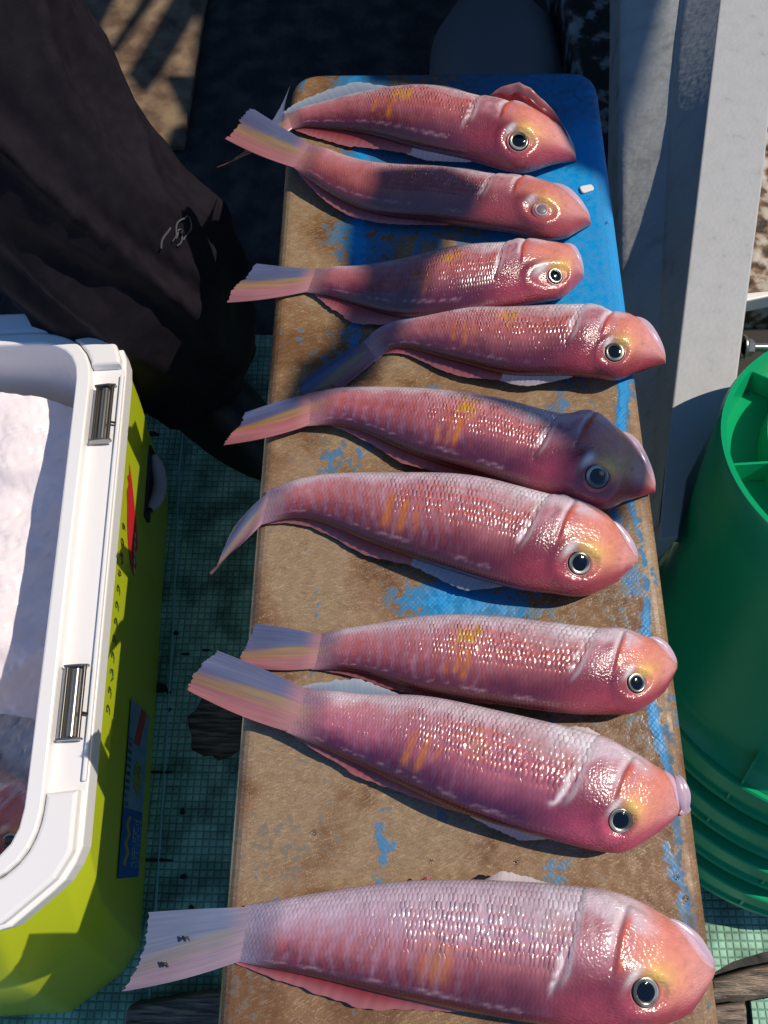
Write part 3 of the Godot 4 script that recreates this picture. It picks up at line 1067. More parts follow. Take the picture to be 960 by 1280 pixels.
	bump(m, noise_tex(14, 0.012, []), 0.2)

	# painted boards of the bulwark: greyish white, scuffed
	m = mat("white_paint", Color.WHITE, 0.55)
	tri(m, 2.6)
	m.albedo_texture = noise_tex(31, 0.03, [[0.0, lin(0.30, 0.31, 0.32)], [0.2, lin(0.385, 0.40, 0.41)], [0.7, lin(0.41, 0.42, 0.43)]], 512, 6)
	bump(m, noise_tex(32, 0.12, [], 512, 3), 0.02)
	m = mat("grey_paint", Color.WHITE, 0.55)
	tri(m, 2.2)
	m.albedo_texture = noise_tex(35, 0.02, [[0.05, lin(0.22, 0.22, 0.20)], [0.3, lin(0.40, 0.42, 0.41)], [0.7, lin(0.46, 0.48, 0.47)]], 512, 6)
	bump(m, noise_tex(36, 0.08, [], 512, 3), 0.08)
	m = mat("stained", Color.WHITE, 0.6)
	tri(m, 3.2)
	m.albedo_texture = noise_tex(41, 0.014, [[0.36, lin(0.012, 0.011, 0.01)], [0.52, lin(0.04, 0.034, 0.03)], [0.60, lin(0.16, 0.16, 0.15)], [0.8, lin(0.26, 0.27, 0.26)]], 512, 5)
	bump(m, noise_tex(41, 0.014, [], 512, 5), 0.3)
	m = mat("rusty", Color.WHITE, 0.6)
	tri(m, 4.0)
	m.albedo_texture = noise_tex(44, 0.014, [[0.30, lin(0.03, 0.017, 0.01)], [0.45, lin(0.16, 0.09, 0.045)], [0.56, lin(0.36, 0.30, 0.24)], [0.8, lin(0.50, 0.47, 0.43)]], 512, 5)
	bump(m, noise_tex(44, 0.014, [], 512, 5), 0.2)
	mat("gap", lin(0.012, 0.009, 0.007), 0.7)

	# cooler
	mat("cooler_white", lin(0.80, 0.79, 0.79), 0.35)
	m = mat("cooler_inside", lin(0.80, 0.77, 0.77), 0.3)
	mat("cooler_green", lin(0.46, 0.54, 0.012), 0.38)
	mat("steel", Color(0.62, 0.61, 0.58), 0.28, 0.9)
	mat("dark_steel", Color(0.34, 0.33, 0.32), 0.35, 0.8)
	mat("grey_plastic", lin(0.30, 0.31, 0.33), 0.45)
	mat("red_print", lin(0.55, 0.02, 0.025), 0.4)
	mat("white_print", lin(0.75, 0.72, 0.68), 0.4)
	mat("dark_print", lin(0.05, 0.07, 0.012), 0.5)
	m = mat("sticker", Color.WHITE, 0.35)
	m.albedo_texture = sticker_texture()
	m = mat("bag", Color(0.97, 0.93, 0.935, 0.86), 0.14)
	tri(m, 4.0)
	bump(m, noise_tex(66, 0.010, [], 512, 2, FastNoiseLite.TYPE_CELLULAR), 0.45)
	m.transparency = BaseMaterial3D.TRANSPARENCY_ALPHA
	m = mat("bucket", lin(0.003, 0.38, 0.145), 0.32)
	bump(m, noise_tex(61, 0.05, [], 256, 2), 0.02)
	m.uv1_triplanar = true
	m.uv1_scale = Vector3.ONE * 3.0
	mat("black_rubber", lin(0.006, 0.006, 0.007), 0.5)
	m = mat("trouser", Color.WHITE, 0.75)
	m.metallic_specular = 0.32
	tri(m, 6.0)
	m.albedo_texture = noise_tex(51, 0.02, [[0.2, lin(0.0055, 0.0040, 0.0074)], [0.55, lin(0.0082, 0.0060, 0.0105)], [0.8, lin(0.012, 0.009, 0.0145)]], 512, 5)
	bump(m, noise_tex(52, 0.3, [], 512, 2), 0.03)
	vmat("person_skin", 0.55)
	mat("logo_thread", lin(0.07, 0.07, 0.08), 0.7)
	mat("fender", lin(0.10, 0.105, 0.11), 0.6)
	mat("added_shade", lin(0.03, 0.05, 0.10), 0.8)
	mat("sea", lin(0.01, 0.05, 0.08), 0.12)
	mat("speck", lin(0.02, 0.015, 0.01), 0.5)
	mat("flake", lin(0.75, 0.74, 0.72), 0.4)
	m = mat("water", Color(1, 1, 1, 0.0), 0.02)
	m.refraction_enabled = true
	m.refraction_scale = 0.033


# ---------------------------------------------------------------- things
func added_shade(label: String, pts: PackedVector2Array, level: float, height: float) -> void:
	# an added, unseen sheet at the given height whose shade falls on pts at the given level
	var t := (height - level) / TO_LIGHT.y
	var moved := PackedVector2Array()
	for p in pts:
		moved.append(p + Vector2(TO_LIGHT.x, TO_LIGHT.z) * t)
	var o := part("added_shade", slab(moved, height, height + 0.003), M.added_shade, self)
	tag(o, label, "added_shade", "added unseen shade sheets overhead")


func cooler() -> void:
	var t := thing("cooler", "open yellow-green cooler box with white rim and steel latches", "cooler box", Vector3(-0.4495, 0, 0.008))
	t.rotation.y = 0.0588
	var hx := 0.160
	var hz := 0.275
	var outer := rounded([Vector2(-hx, -hz), Vector2(hx - 0.045, -hz), Vector2(hx - 0.006, -hz + 0.042), Vector2(hx, -hz + 0.06), Vector2(hx, hz - 0.05), Vector2(hx - 0.012, hz - 0.03), Vector2(hx - 0.05, hz), Vector2(-hx, hz)], [0.03, 0.015, 0.01, 0.01, 0.01, 0.01, 0.015, 0.03], 4)
	var inner := rounded([Vector2(-hx + 0.043, -hz + 0.043), Vector2(hx - 0.043, -hz + 0.043), Vector2(hx - 0.043, hz - 0.043), Vector2(-hx + 0.043, hz - 0.043)], [0.045, 0.045, 0.045, 0.045], 8)
	# yellow-green shell with a slight taper and a moulded waist line
	var rings := []
	for e in [[0.004, 0.128, 0.362, 0.248], [0.014, 0.134, 0.366, 0.254], [0.172, 0.1495, 0.327, 0.2665], [0.178, 0.1505, 0.325, 0.2675], [0.205, 0.1525, 0.318, 0.270], [0.262, 0.1565, 0.276, 0.272], [0.268, 0.1565, 0.272, 0.272]]:
		var x: float = e[1]
		var zn: float = e[2]
		var zf: float = e[3]
		rings.append([rounded([Vector2(-x, -zf), Vector2(x - 0.045, -zf), Vector2(x - 0.006, -zf + 0.042), Vector2(x, -zf + 0.06), Vector2(x, zn - 0.055), Vector2(x - 0.016, zn - 0.032), Vector2(x - 0.065, zn), Vector2(-x, zn)], [0.03, 0.015, 0.01, 0.01, 0.01, 0.012, 0.02, 0.03], 4), e[0]])
	part("shell", loft(rings, false, true, 1), M.cooler_green, t)
	# inner tub
	part("tub", loft([[inset(inner, -0.0005), 0.298], [inset(inner, 0.012), 0.10], [inset(inner, 0.030), 0.05]], true, false), M.cooler_inside, t)
	# rim: ledge ring, raised inner lip, corner blocks
	part("rim", ring(outer, inner, 0.268, 0.2875, 0.002), M.cooler_white, t)
	part("lip", ring(inset(inner, -0.0135), inner, 0.287, 0.2995, 0.0025), M.cooler_white, t)
	# raised blocks that run round both ends of the latch channel
	var ra := resample(inset(outer, 0.004), 360)
	var rb := resample(inset(inner, -0.0145), 360)
	for e in [[-1, M.cooler_white, hz - 0.208], [1, M.cooler_white, hz - 0.098]]:
		var a := PackedVector2Array()
		var b := PackedVector2Array()
		for i in 360:
			var q := (i + 180) % 360 if e[0] < 0 else i
			var k := q
			if e[0] < 0:
				k = (i + 180) % 360
			if (ra[k].y * e[0] > (hz - 0.098 if e[0] > 0 else hz - 0.072)) and ra[k].y * e[0] > 0:
				a.append(ra[k])
			if (rb[k].y * e[0] > (hz - 0.098 if e[0] > 0 else hz - 0.072)) and rb[k].y * e[0] > 0:
				b.append(rb[k])
		b.reverse()
		a.append_array(b)
		part("end_block", slab(a, 0.286, 0.298, 0.0035), e[1], t)
	# raised outer border of the channel
	part("border", slab(rounded([Vector2(hx - 0.0045, -hz + 0.076), Vector2(hx - 0.001, -hz + 0.076), Vector2(hx - 0.001, hz - 0.102), Vector2(hx - 0.0045, hz - 0.102)], 0.001, 2), 0.286, 0.2915, 0.0012), M.cooler_white, t)
	for z in [-0.155, 0.112]:
		var l := Node3D.new()
		l.name = "latch"
		t.add_child(l, true)
		l.position = Vector3(hx - 0.0165, 0.2885, z)
		part("plate", box(Vector3(-0.0045, 0.0008, 0), Vector3(0.0085, 0.0012, 0.056), 0.0004), M.steel, l)
		part("pin", tube([Vector3(0.0072, 0.0062, -0.030), Vector3(0.0072, 0.0062, 0.030)], [0.0017], 10), M.dark_steel, l)
		part("rod", tube([Vector3(-0.007, 0.0055, -0.028), Vector3(-0.007, 0.0055, 0.028)], [0.0014], 10), M.dark_steel, l)
		part("roller", tube([Vector3(0.0005, 0.0035, -0.027), Vector3(0.0005, 0.0035, 0.027)], [0.0034], 14), M.steel, l)
		for e in [-1.0, 1.0]:
			var pl := PackedVector2Array([Vector2(-0.0095, 0), Vector2(0.004, 0), Vector2(0.0105, 0.004), Vector2(0.0105, 0.0085), Vector2(0.004, 0.0095), Vector2(-0.0095, 0.0075)])
			var st := SurfaceTool.new()
			st.append_from(slab(pl, -0.0008, 0.0008), 0, Transform3D(Basis(Vector3.RIGHT, Vector3(0, 0, -1), Vector3.UP), Vector3(0, 0, e * 0.0292)))
			part("end_plate", st.commit(), M.steel, l)
		part("screw", tube([Vector3(0.006, 0.003, 0.008), Vector3(0.0125, 0.003, 0.0095)], [0.0011], 8), M.dark_steel, l)
	# side print: red splash with white dashes, dark script, picture sticker
	var side := Node3D.new()
	side.name = "side_print"
	t.add_child(side, true)
	var face := func(z: float, y: float) -> Vector3:
		var x := lerpf(0.1505, 0.1565, (y - 0.178) / 0.084) if y > 0.178 else lerpf(0.134, 0.1505, (y - 0.014) / 0.164)
		return Vector3(x + 0.0007, y, z)
	var shape := [Vector2(-0.128, 0.243), Vector2(-0.118, 0.240), Vector2(-0.112, 0.246), Vector2(-0.108, 0.238), Vector2(-0.098, 0.243), Vector2(-0.085, 0.236), Vector2(-0.070, 0.232), Vector2(-0.052, 0.222), Vector2(-0.036, 0.205), Vector2(-0.030, 0.188), Vector2(-0.045, 0.180), Vector2(-0.050, 0.190), Vector2(-0.062, 0.182), Vector2(-0.078, 0.190), Vector2(-0.092, 0.204), Vector2(-0.103, 0.214), Vector2(-0.115, 0.226)]
	part("red_splash", decal(shape, face), M.red_print, side)
	for k in 5:
		var z := -0.072 + 0.0085 * k
		part("white_dash", decal([Vector2(z, 0.203 - 0.002 * k), Vector2(z + 0.005, 0.200 - 0.002 * k), Vector2(z + 0.006, 0.195 - 0.002 * k), Vector2(z + 0.001, 0.197 - 0.002 * k)], face, 0.0006), M.white_print, side)
	var rng := RandomNumberGenerator.new()
	rng.seed = 77
	for k in 12:
		var z := -0.062 + 0.0155 * k
		var pts := []
		var turn := rng.randf_range(-1.0, 1.0)
		for j in 7:
			var a := j / 6.0 * TAU * 0.8 + turn
			pts.append(face.call(z + 0.0038 * cos(a) + 0.004 * j / 6.0, 0.2435 + 0.0075 * sin(a) * (0.5 + 0.08 * j)))
		part("script_stroke", tube(pts, [0.0005, 0.0011, 0.0009, 0.0012, 0.0008, 0.0011, 0.0005], 5, 0.3), M.dark_print, side)
	# sticker grid on the lower side
	var sp := PackedVector3Array()
	var su := PackedVector2Array()
	for i in 9:
		for j in 5:
			var z := lerpf(0.085, 0.245, i / 8.0)
			var y := lerpf(0.158, 0.055, j / 4.0)
			sp.append(face.call(z, y) + Vector3(0.0003, 0, 0))
			su.append(Vector2(j / 4.0, i / 8.0))
	part("sticker", grid(9, 5, sp, PackedColorArray(), su, false, true), M.sticker, side)
	# carrying handle on the side
	var hp := []
	for i in 9:
		var a := i / 8.0
		hp.append(Vector3(hx - 0.0085 + 0.006 * sin(a * PI), 0.150 - 0.012 * sin(a * PI), lerpf(-0.185, -0.118, a)))
	part("handle", tube(hp, [0.004, 0.007, 0.008, 0.008, 0.008, 0.008, 0.008, 0.007, 0.004], 10), M.grey_plastic, t)
	part("handle_mount", box(Vector3(hx - 0.014, 0.150, -0.150), Vector3(0.008, 0.022, 0.085), 0.002), M.black_rubber, t)


func decal(shape: Array, face: Callable, off := 0.0) -> ArrayMesh:
	var poly := PackedVector2Array(shape)
	var st := SurfaceTool.new()
	st.begin(Mesh.PRIMITIVE_TRIANGLES)
	var tris := Geometry2D.triangulate_polygon(poly)
	for i in range(0, tris.size(), 3):
		var v := [poly[tris[i]], poly[tris[i + 1]], poly[tris[i + 2]]]
		if (v[1] - v[0]).cross(v[2] - v[0]) < 0:
			v.reverse()
		for q in v:
			st.set_normal(Vector3.RIGHT)
			st.add_vertex(face.call(q.x, q.y) + Vector3(off, 0, 0))
	return st.commit()


# a ring between two outlines with different numbers of points: top face, both sides
func ring(outer: PackedVector2Array, inner: PackedVector2Array, y0: float, y1: float, bevel: float) -> ArrayMesh:
	var n := 160
	var a := resample(outer, n)
	var b := resample(inner, n)
	var prof := [[a, y0], [a, y1 - bevel], [lerp_ring(a, b, bevel * 0.3), y1 - bevel * 0.3], [lerp_ring(a, b, bevel), y1], [lerp_ring(b, a, bevel), y1], [lerp_ring(b, a, bevel * 0.3), y1 - bevel * 0.3], [b, y1 - bevel], [b, y0]]
	return loft(prof, false, false)


func lerp_ring(a: PackedVector2Array, b: PackedVector2Array, d: float) -> PackedVector2Array:
	var o := PackedVector2Array()
	for i in a.size():
		o.append(a[i].move_toward(b[i], d))
	return o


func resample(p: PackedVector2Array, n: int) -> PackedVector2Array:
	# by direction from the middle, so that two rings match
	var o := PackedVector2Array()
	var k := p.size()
	for i in n:
		var t := TAU * i / n
		var d := Vector2(cos(t), sin(t))
		for j in k:
			var q = Geometry2D.segment_intersects_segment(Vector2.ZERO, d * 2.0, p[j], p[(j + 1) % k])
			if q != null:
				o.append(q)
				break
	return o


func bucket() -> Node3D:
	var t := thing("bucket", "uppermost upturned green bucket, its ribbed base in the sun", "bucket", Vector3.ZERO, "green buckets nested upside down")
	# local y runs along the bucket's axis, 0 at its base which faces up
	part("wall", slathe([Vector2(0.1705, -0.262), Vector2(0.1640, -0.255), Vector2(0.1570, -0.24), Vector2(0.151, -0.15), Vector2(0.1455, -0.03), Vector2(0.1445, -0.004), Vector2(0.1425, 0.0)], 120), M.bucket, t)
	part("base_ring", lathe([Vector2(0.1425, 0.0), Vector2(0.1385, 0.0), Vector2(0.1370, -0.022), Vector2(0.1125, -0.022), Vector2(0.1105, 0.0), Vector2(0.1065, 0.0), Vector2(0.105, -0.014), Vector2(0.070, -0.014), Vector2(0.0685, -0.004), Vector2(0.065, -0.004), Vector2(0.064, -0.014), Vector2(0.0, -0.014)], 120), M.bucket, t)
	for k in 8:
		var a := PI * k / 4 + 0.03
		part("rib", radial(a, 0.1115, 0.1375, -0.0215, -0.003, 0.0022), M.bucket, t)
		part("inner_rib", radial(a + 0.2, 0.0690, 0.1055, -0.0135, -0.006, 0.0022), M.bucket, t)
	# flange: shelf, upright lip, skirt with two ridges
	part("flange", lathe([Vector2(0.1700, -0.306), Vector2(0.1755, -0.306), Vector2(0.1755, -0.300), Vector2(0.1725, -0.299), Vector2(0.1725, -0.285), Vector2(0.1760, -0.284), Vector2(0.1760, -0.264), Vector2(0.1745, -0.2625), Vector2(0.1600, -0.2625), Vector2(0.1600, -0.256), Vector2(0.1570, -0.254)], 120), M.bucket, t)
	for k in 10:
		part("gusset", gusset(TAU * k / 10 + 0.28), M.bucket, t)
	for k in 16:
		part("web", radial(TAU * k / 16 + 0.1, 0.1715, 0.1752, -0.2995, -0.2845, 0.002), M.bucket, t)
	return t


func radial(a: float, r0: float, r1: float, y0: float, y1: float, w: float) -> ArrayMesh:
	var st := SurfaceTool.new()
	st.append_from(box(Vector3((r0 + r1) / 2, (y0 + y1) / 2, 0), Vector3(r1 - r0, y1 - y0, w), 0.0006), 0, Transform3D(Basis(Vector3.UP, a), Vector3.ZERO))
	return st.commit()


func gusset(a: float) -> ArrayMesh:
	var poly := PackedVector2Array([Vector2(0.1545, -0.262), Vector2(0.1735, -0.262), Vector2(0.1735, -0.255), Vector2(0.1640, -0.232), Vector2(0.1540, -0.222)])
	var st := SurfaceTool.new()
	st.append_from(slab(poly, -0.0011, 0.0011), 0, Transform3D(Basis(Vector3.UP, a) * Basis(Vector3.RIGHT, Vector3(0, 0, -1), Vector3.UP), Vector3.ZERO))
	return st.commit()


func leg_at(y: float, a: float) -> Vector3:
	var axis := [[0.085, -0.310, -0.356, 0.080], [0.16, -0.314, -0.350, 0.088], [0.30, -0.326, -0.345, 0.094], [0.42, -0.360, -0.348, 0.092], [0.52, -0.392, -0.358, 0.094], [0.70, -0.43, -0.41, 0.100], [0.90, -0.46, -0.46, 0.115]]
	var k := 0
	while k < 5 and y > axis[k + 1][0]:
		k += 1
	var t: float = clampf((y - axis[k][0]) / (axis[k + 1][0] - axis[k][0]), 0, 1)
	var c := Vector2(lerpf(axis[k][1], axis[k + 1][1], t), lerpf(axis[k][2], axis[k + 1][2], t))
	var r: float = lerpf(axis[k][3], axis[k + 1][3], t)
	var ca := cos(a)
	var sa := sin(a)
	# loose cloth: long folds that slant round the leg, cross folds that bunch above the hem
	var n := nz.get_noise_3d(ca * 42.0, y * 150.0 + ca * 40.0, sa * 42.0)
	var n2 := nf.get_noise_3d(ca * 70.0 + 50.0, y * 420.0 + sa * 60.0, sa * 70.0)
	var ridge := 1.0 - absf(n) * 2.2
	var d := 0.019 * ridge * ridge * signf(ridge) + 0.0025 * n2 + 0.012 * gs((y - 0.24) / 0.09)
	d += 0.010 * gs((y - 0.34) / 0.10) * maxf(0.0, 1.0 - absf(nz.get_noise_3d(ca * 34.0 + 90.0, y * 260.0 + ca * 60.0 - sa * 50.0, sa * 34.0)) * 4.0)
	d += 0.009 * sm(0.32, 0.14, y) * (1.0 - absf(nz.get_noise_3d(ca * 24.0 + 200.0, y * 330.0 + sa * 40.0, sa * 24.0)) * 2.0)
	r += d - 0.006
	return Vector3(c.x + r * ca, y, c.y + r * sa * 1.03)


func person() -> void:
	var root := thing("person", "person standing in dark trousers and black boots behind the cooler", "person", Vector3(-0.36, 0, -0.42))
	var at := root.position
	# the body: capsules joined by a smooth minimum, meshed as surface nets
	var J := {
		"ankle_r": Vector3(-0.315, 0.10, -0.358), "knee_r": Vector3(-0.390, 0.50, -0.355), "hip_r": Vector3(-0.46, 0.90, -0.47),
		"ankle_l": Vector3(-0.64, 0.10, -0.66), "knee_l": Vector3(-0.60, 0.50, -0.62), "hip_l": Vector3(-0.56, 0.90, -0.58),
		"belly": Vector3(-0.49, 1.06, -0.54), "chest": Vector3(-0.47, 1.32, -0.53), "neck": Vector3(-0.45, 1.50, -0.51), "head": Vector3(-0.42, 1.63, -0.47),
		"sh_r": Vector3(-0.35, 1.42, -0.42), "sh_l": Vector3(-0.60, 1.42, -0.64), "el_r": Vector3(-0.34, 1.13, -0.36), "el_l": Vector3(-0.68, 1.13, -0.66), "ha_r": Vector3(-0.36, 0.90, -0.28), "ha_l": Vector3(-0.66, 0.90, -0.54),
	}
	var bones := [["ankle_r", "knee_r", 0.045, 0.06], ["knee_r", "hip_r", 0.065, 0.095], ["ankle_l", "knee_l", 0.075, 0.085], ["knee_l", "hip_l", 0.085, 0.10], ["hip_r", "hip_l", 0.10, 0.10], ["hip_r", "belly", 0.10, 0.13], ["hip_l", "belly", 0.10, 0.13], ["belly", "chest", 0.14, 0.15], ["chest", "neck", 0.12, 0.055], ["neck", "head", 0.05, 0.075], ["sh_r", "sh_l", 0.075, 0.075], ["sh_r", "el_r", 0.065, 0.05], ["sh_l", "el_l", 0.065, 0.05], ["el_r", "ha_r", 0.05, 0.035], ["el_l", "ha_l", 0.05, 0.035], ["head", "head", 0.095, 0.095]]
	var cap := []
	for b in bones:
		cap.append([J[b[0]], J[b[1]], b[2], b[3]])
	var body := part("body", nets(cap, 0.022, 0.03, func(p: Vector3) -> Color: return Color(0.010, 0.008, 0.011) if p.y < 1.50 else Color(0.36, 0.20, 0.13)), M.person_skin, root)
	body.position = -at
	# head pieces
	var hd: Vector3 = J.head
	part("hair", slathe([Vector2(0.102, -0.02), Vector2(0.106, 0.02), Vector2(0.092, 0.07), Vector2(0.05, 0.103), Vector2(0.001, 0.11)], 24), M.black_rubber, root).position = hd - at + Vector3(-0.01, 0.0, -0.012)
	# loose trouser leg
	var p := PackedVector3Array()
	var rows := 150
	var cols := 97
	for i in rows:
		var y := lerpf(0.085, 0.90, float(i) / (rows - 1))
		for j in cols:
			p.append(leg_at(y, TAU * j / (cols - 1)) - at)
	var leg := part("trouser_leg", grid(rows, cols, p, PackedColorArray(), PackedVector2Array(), true), M.trouser, root)
	# small outlined mark sewn on the shin
	for s in LOGO:
		var pts := []
		for e in (s.size() - 1) * 4 + 1:
			var k := mini(e / 4, s.size() - 2)
			var q: Vector2 = s[k].cubic_interpolate(s[k + 1], s[maxi(k - 1, 0)], s[mini(k + 2, s.size() - 1)], e / 4.0 - k)
			var a := q.x
			var w := leg_at(q.y, a)
			pts.append(w - at + Vector3(cos(a), 0, sin(a)) * 0.0010)
		part("logo_mark", tube(pts, [0.0011], 6, 0.6), M.logo_thread, leg)
	for side in [[J.ankle_r, 0.75], [J.ankle_l, 0.75]]:
		var c: Vector3 = side[0] - at
		var st := SurfaceTool.new()
		var foot := []
		for e in [[0.0, 1.0], [0.012, 1.03], [0.016, 0.98], [0.05, 0.94], [0.085, 0.72]]:
			foot.append([boot_outline(c, e[1], side[1], 0.5 if e[0] > 0.06 else 1.0), e[0]])
		part("boot", loft(foot, true, true, 1), M.black_rubber, root)
		part("boot_shaft", tube([Vector3(c.x, 0.06, c.z), Vector3(c.x, 0.28, c.z)], [0.055, 0.062], 20), M.black_rubber, root)


const LOGO := [[Vector2(0.60, 0.3700), Vector2(0.545, 0.3745), Vector2(0.48, 0.3775), Vector2(0.43, 0.380)], [Vector2(0.48, 0.3670), Vector2(0.42, 0.3715), Vector2(0.34, 0.3750), Vector2(0.26, 0.3745), Vector2(0.22, 0.3700), Vector2(0.25, 0.3645), Vector2(0.31, 0.3610), Vector2(0.39, 0.3595)], [Vector2(0.45, 0.3685), Vector2(0.38, 0.3700), Vector2(0.345, 0.3665), Vector2(0.39, 0.3620), Vector2(0.47, 0.3600)]]


func boot_outline(c: Vector3, k: float, turn: float, len_: float) -> PackedVector2Array:
	var o := PackedVector2Array()
	for i in 28:
		var t := TAU * i / 28
		var x := cos(t)
		var l := (0.19 * len_ if x > 0 else 0.085) * k
		var q := Vector2(x * l, sin(t) * 0.052 * k * (1.0 + 0.12 * x))
		o.append(Vector2(c.x, c.z) + q.rotated(turn))
	return o


func nets(cap: Array, cell: float, k: float, colour: Callable) -> ArrayMesh:
	var lo: Vector3 = cap[0][0]
	var hi := lo
	for b in cap:
		for e in 2:
			var r := Vector3.ONE * (maxf(b[2], b[3]) + cell * 2.5)
			lo = lo.min(b[e] - r)
			hi = hi.max(b[e] + r)
	var n := Vector3i(((hi - lo) / cell).ceil()) + Vector3i.ONE
	var f := PackedFloat32Array()
	f.resize(n.x * n.y * n.z)
	f.fill(0.2)
	var sum := PackedFloat32Array()
	sum.resize(f.size())
	for b in cap:
		var a: Vector3 = b[0]
		var c: Vector3 = b[1]
		var ra: float = b[2]
		var rb: float = b[3]
		var reach := maxf(ra, rb) + 0.09
		var l0 := Vector3i(((a.min(c) - Vector3.ONE * reach - lo) / cell).floor()).clamp(Vector3i.ZERO, n - Vector3i.ONE)
		var l1 := Vector3i(((a.max(c) + Vector3.ONE * reach - lo) / cell).ceil()).clamp(Vector3i.ZERO, n - Vector3i.ONE)
		var ab := c - a
		var ll := maxf(ab.length_squared(), 1e-9)
		for z in range(l0.z, l1.z + 1):
			for y in range(l0.y, l1.y + 1):
				for x in range(l0.x, l1.x + 1):
					var p := lo + Vector3(x, y, z) * cell
					var t := clampf((p - a).dot(ab) / ll, 0, 1)
					var d := (p - a - ab * t).length() - lerpf(ra, rb, t)
					sum[(z * n.y + y) * n.x + x] += exp(-d / k * 2.0)
	for i in f.size():
		if sum[i] > 1e-6:
			f[i] = -log(sum[i]) * k / 2.0
	var idx := PackedInt32Array()
	idx.resize(f.size())
	idx.fill(-1)
	var pos := PackedVector3Array()
	var nor := PackedVector3Array()
	var col := PackedColorArray()
	var tris := PackedInt32Array()
	var sx := 1
	var sy := n.x
	var sz := n.x * n.y
	for z in n.z - 1:
		for y in n.y - 1:
			for x in n.x - 1:
				var o := x + y * sy + z * sz
				var s := 0
				var acc := Vector3.ZERO
				var cnt := 0
				var v := [f[o], f[o + 1], f[o + sy], f[o + sy + 1], f[o + sz], f[o + sz + 1], f[o + sz + sy], f[o + sz + sy + 1]]
				for e in 8:
					if v[e] < 0: s += 1
				if s == 0 or s == 8:
					continue
				for e in [[0, 1], [2, 3], [4, 5], [6, 7], [0, 2], [1, 3], [4, 6], [5, 7], [0, 4], [1, 5], [2, 6], [3, 7]]:
					var a: float = v[e[0]]
					var b: float = v[e[1]]
					if (a < 0) != (b < 0):
						var t := a / (a - b)
						var p0 := Vector3(e[0] & 1, (e[0] >> 1) & 1, (e[0] >> 2) & 1)
						var p1 := Vector3(e[1] & 1, (e[1] >> 1) & 1, (e[1] >> 2) & 1)
						acc += p0.lerp(p1, t)
						cnt += 1
				var p := lo + (Vector3(x, y, z) + acc / cnt) * cell
				idx[o] = pos.size()
				pos.append(p)
				var g := Vector3(v[1] + v[3] + v[5] + v[7] - v[0] - v[2] - v[4] - v[6], v[2] + v[3] + v[6] + v[7] - v[0] - v[1] - v[4] - v[5], v[4] + v[5] + v[6] + v[7] - v[0] - v[1] - v[2] - v[3])
				nor.append(g.normalized())
				col.append(colour.call(p))
	for z in range(1, n.z - 1):
		for y in range(1, n.y - 1):
			for x in range(1, n.x - 1):
				var o := x + y * sy + z * sz
				for e in [[sx, sy, sz], [sy, sz, sx], [sz, sx, sy]]:
					var a := f[o] < 0
					if a == (f[o + e[0]] < 0):
						continue
					var q := [idx[o], idx[o - e[1]], idx[o - e[1] - e[2]], idx[o - e[2]]]
					if q.min() < 0:
						continue
					if a:
						tris.append_array([q[0], q[2], q[1], q[0], q[3], q[2]])
					else:
						tris.append_array([q[0], q[1], q[2], q[0], q[2], q[3]])
	return make(pos, nor, tris, col)


func bag_mesh() -> ArrayMesh:
	# crumpled plastic bag lying over ice
	var n := 90
	var p := PackedVector3Array()
	for i in n:
		for j in n:
			var u := float(i) / (n - 1)
			var v := float(j) / (n - 1)
			var x := lerpf(-0.575, -0.338, u)
			var z := lerpf(-0.205, 0.105, v)
			z += 0.018 * nz.get_noise_2d(u * 160.0, 7.0) * sm(0.7, 1.0, v)
			x += 0.006 * nz.get_noise_2d(v * 200.0, 40.0) * sm(0.8, 1.0, u)
			var r1 := 1.0 - absf(nz.get_noise_2d(x * 420.0 + z * 200.0, z * 620.0)) * 2.5
			var r2 := 1.0 - absf(nf.get_noise_2d(x * 1500.0 + 60.0, z * 1100.0)) * 2.5
			var y := 0.177 + 0.010 * r1 + 0.0014 * r2 + 0.03 * sm(0.0, 0.5, u) * sm(1.0, 0.6, u) - 0.045 * sm(0.75, 1.0, v) + 0.03 * sm(0.5, 0.0, v)
			p.append(Vector3(x, y, z))
	return grid(n, n, p, PackedColorArray(), PackedVector2Array(), false, true)


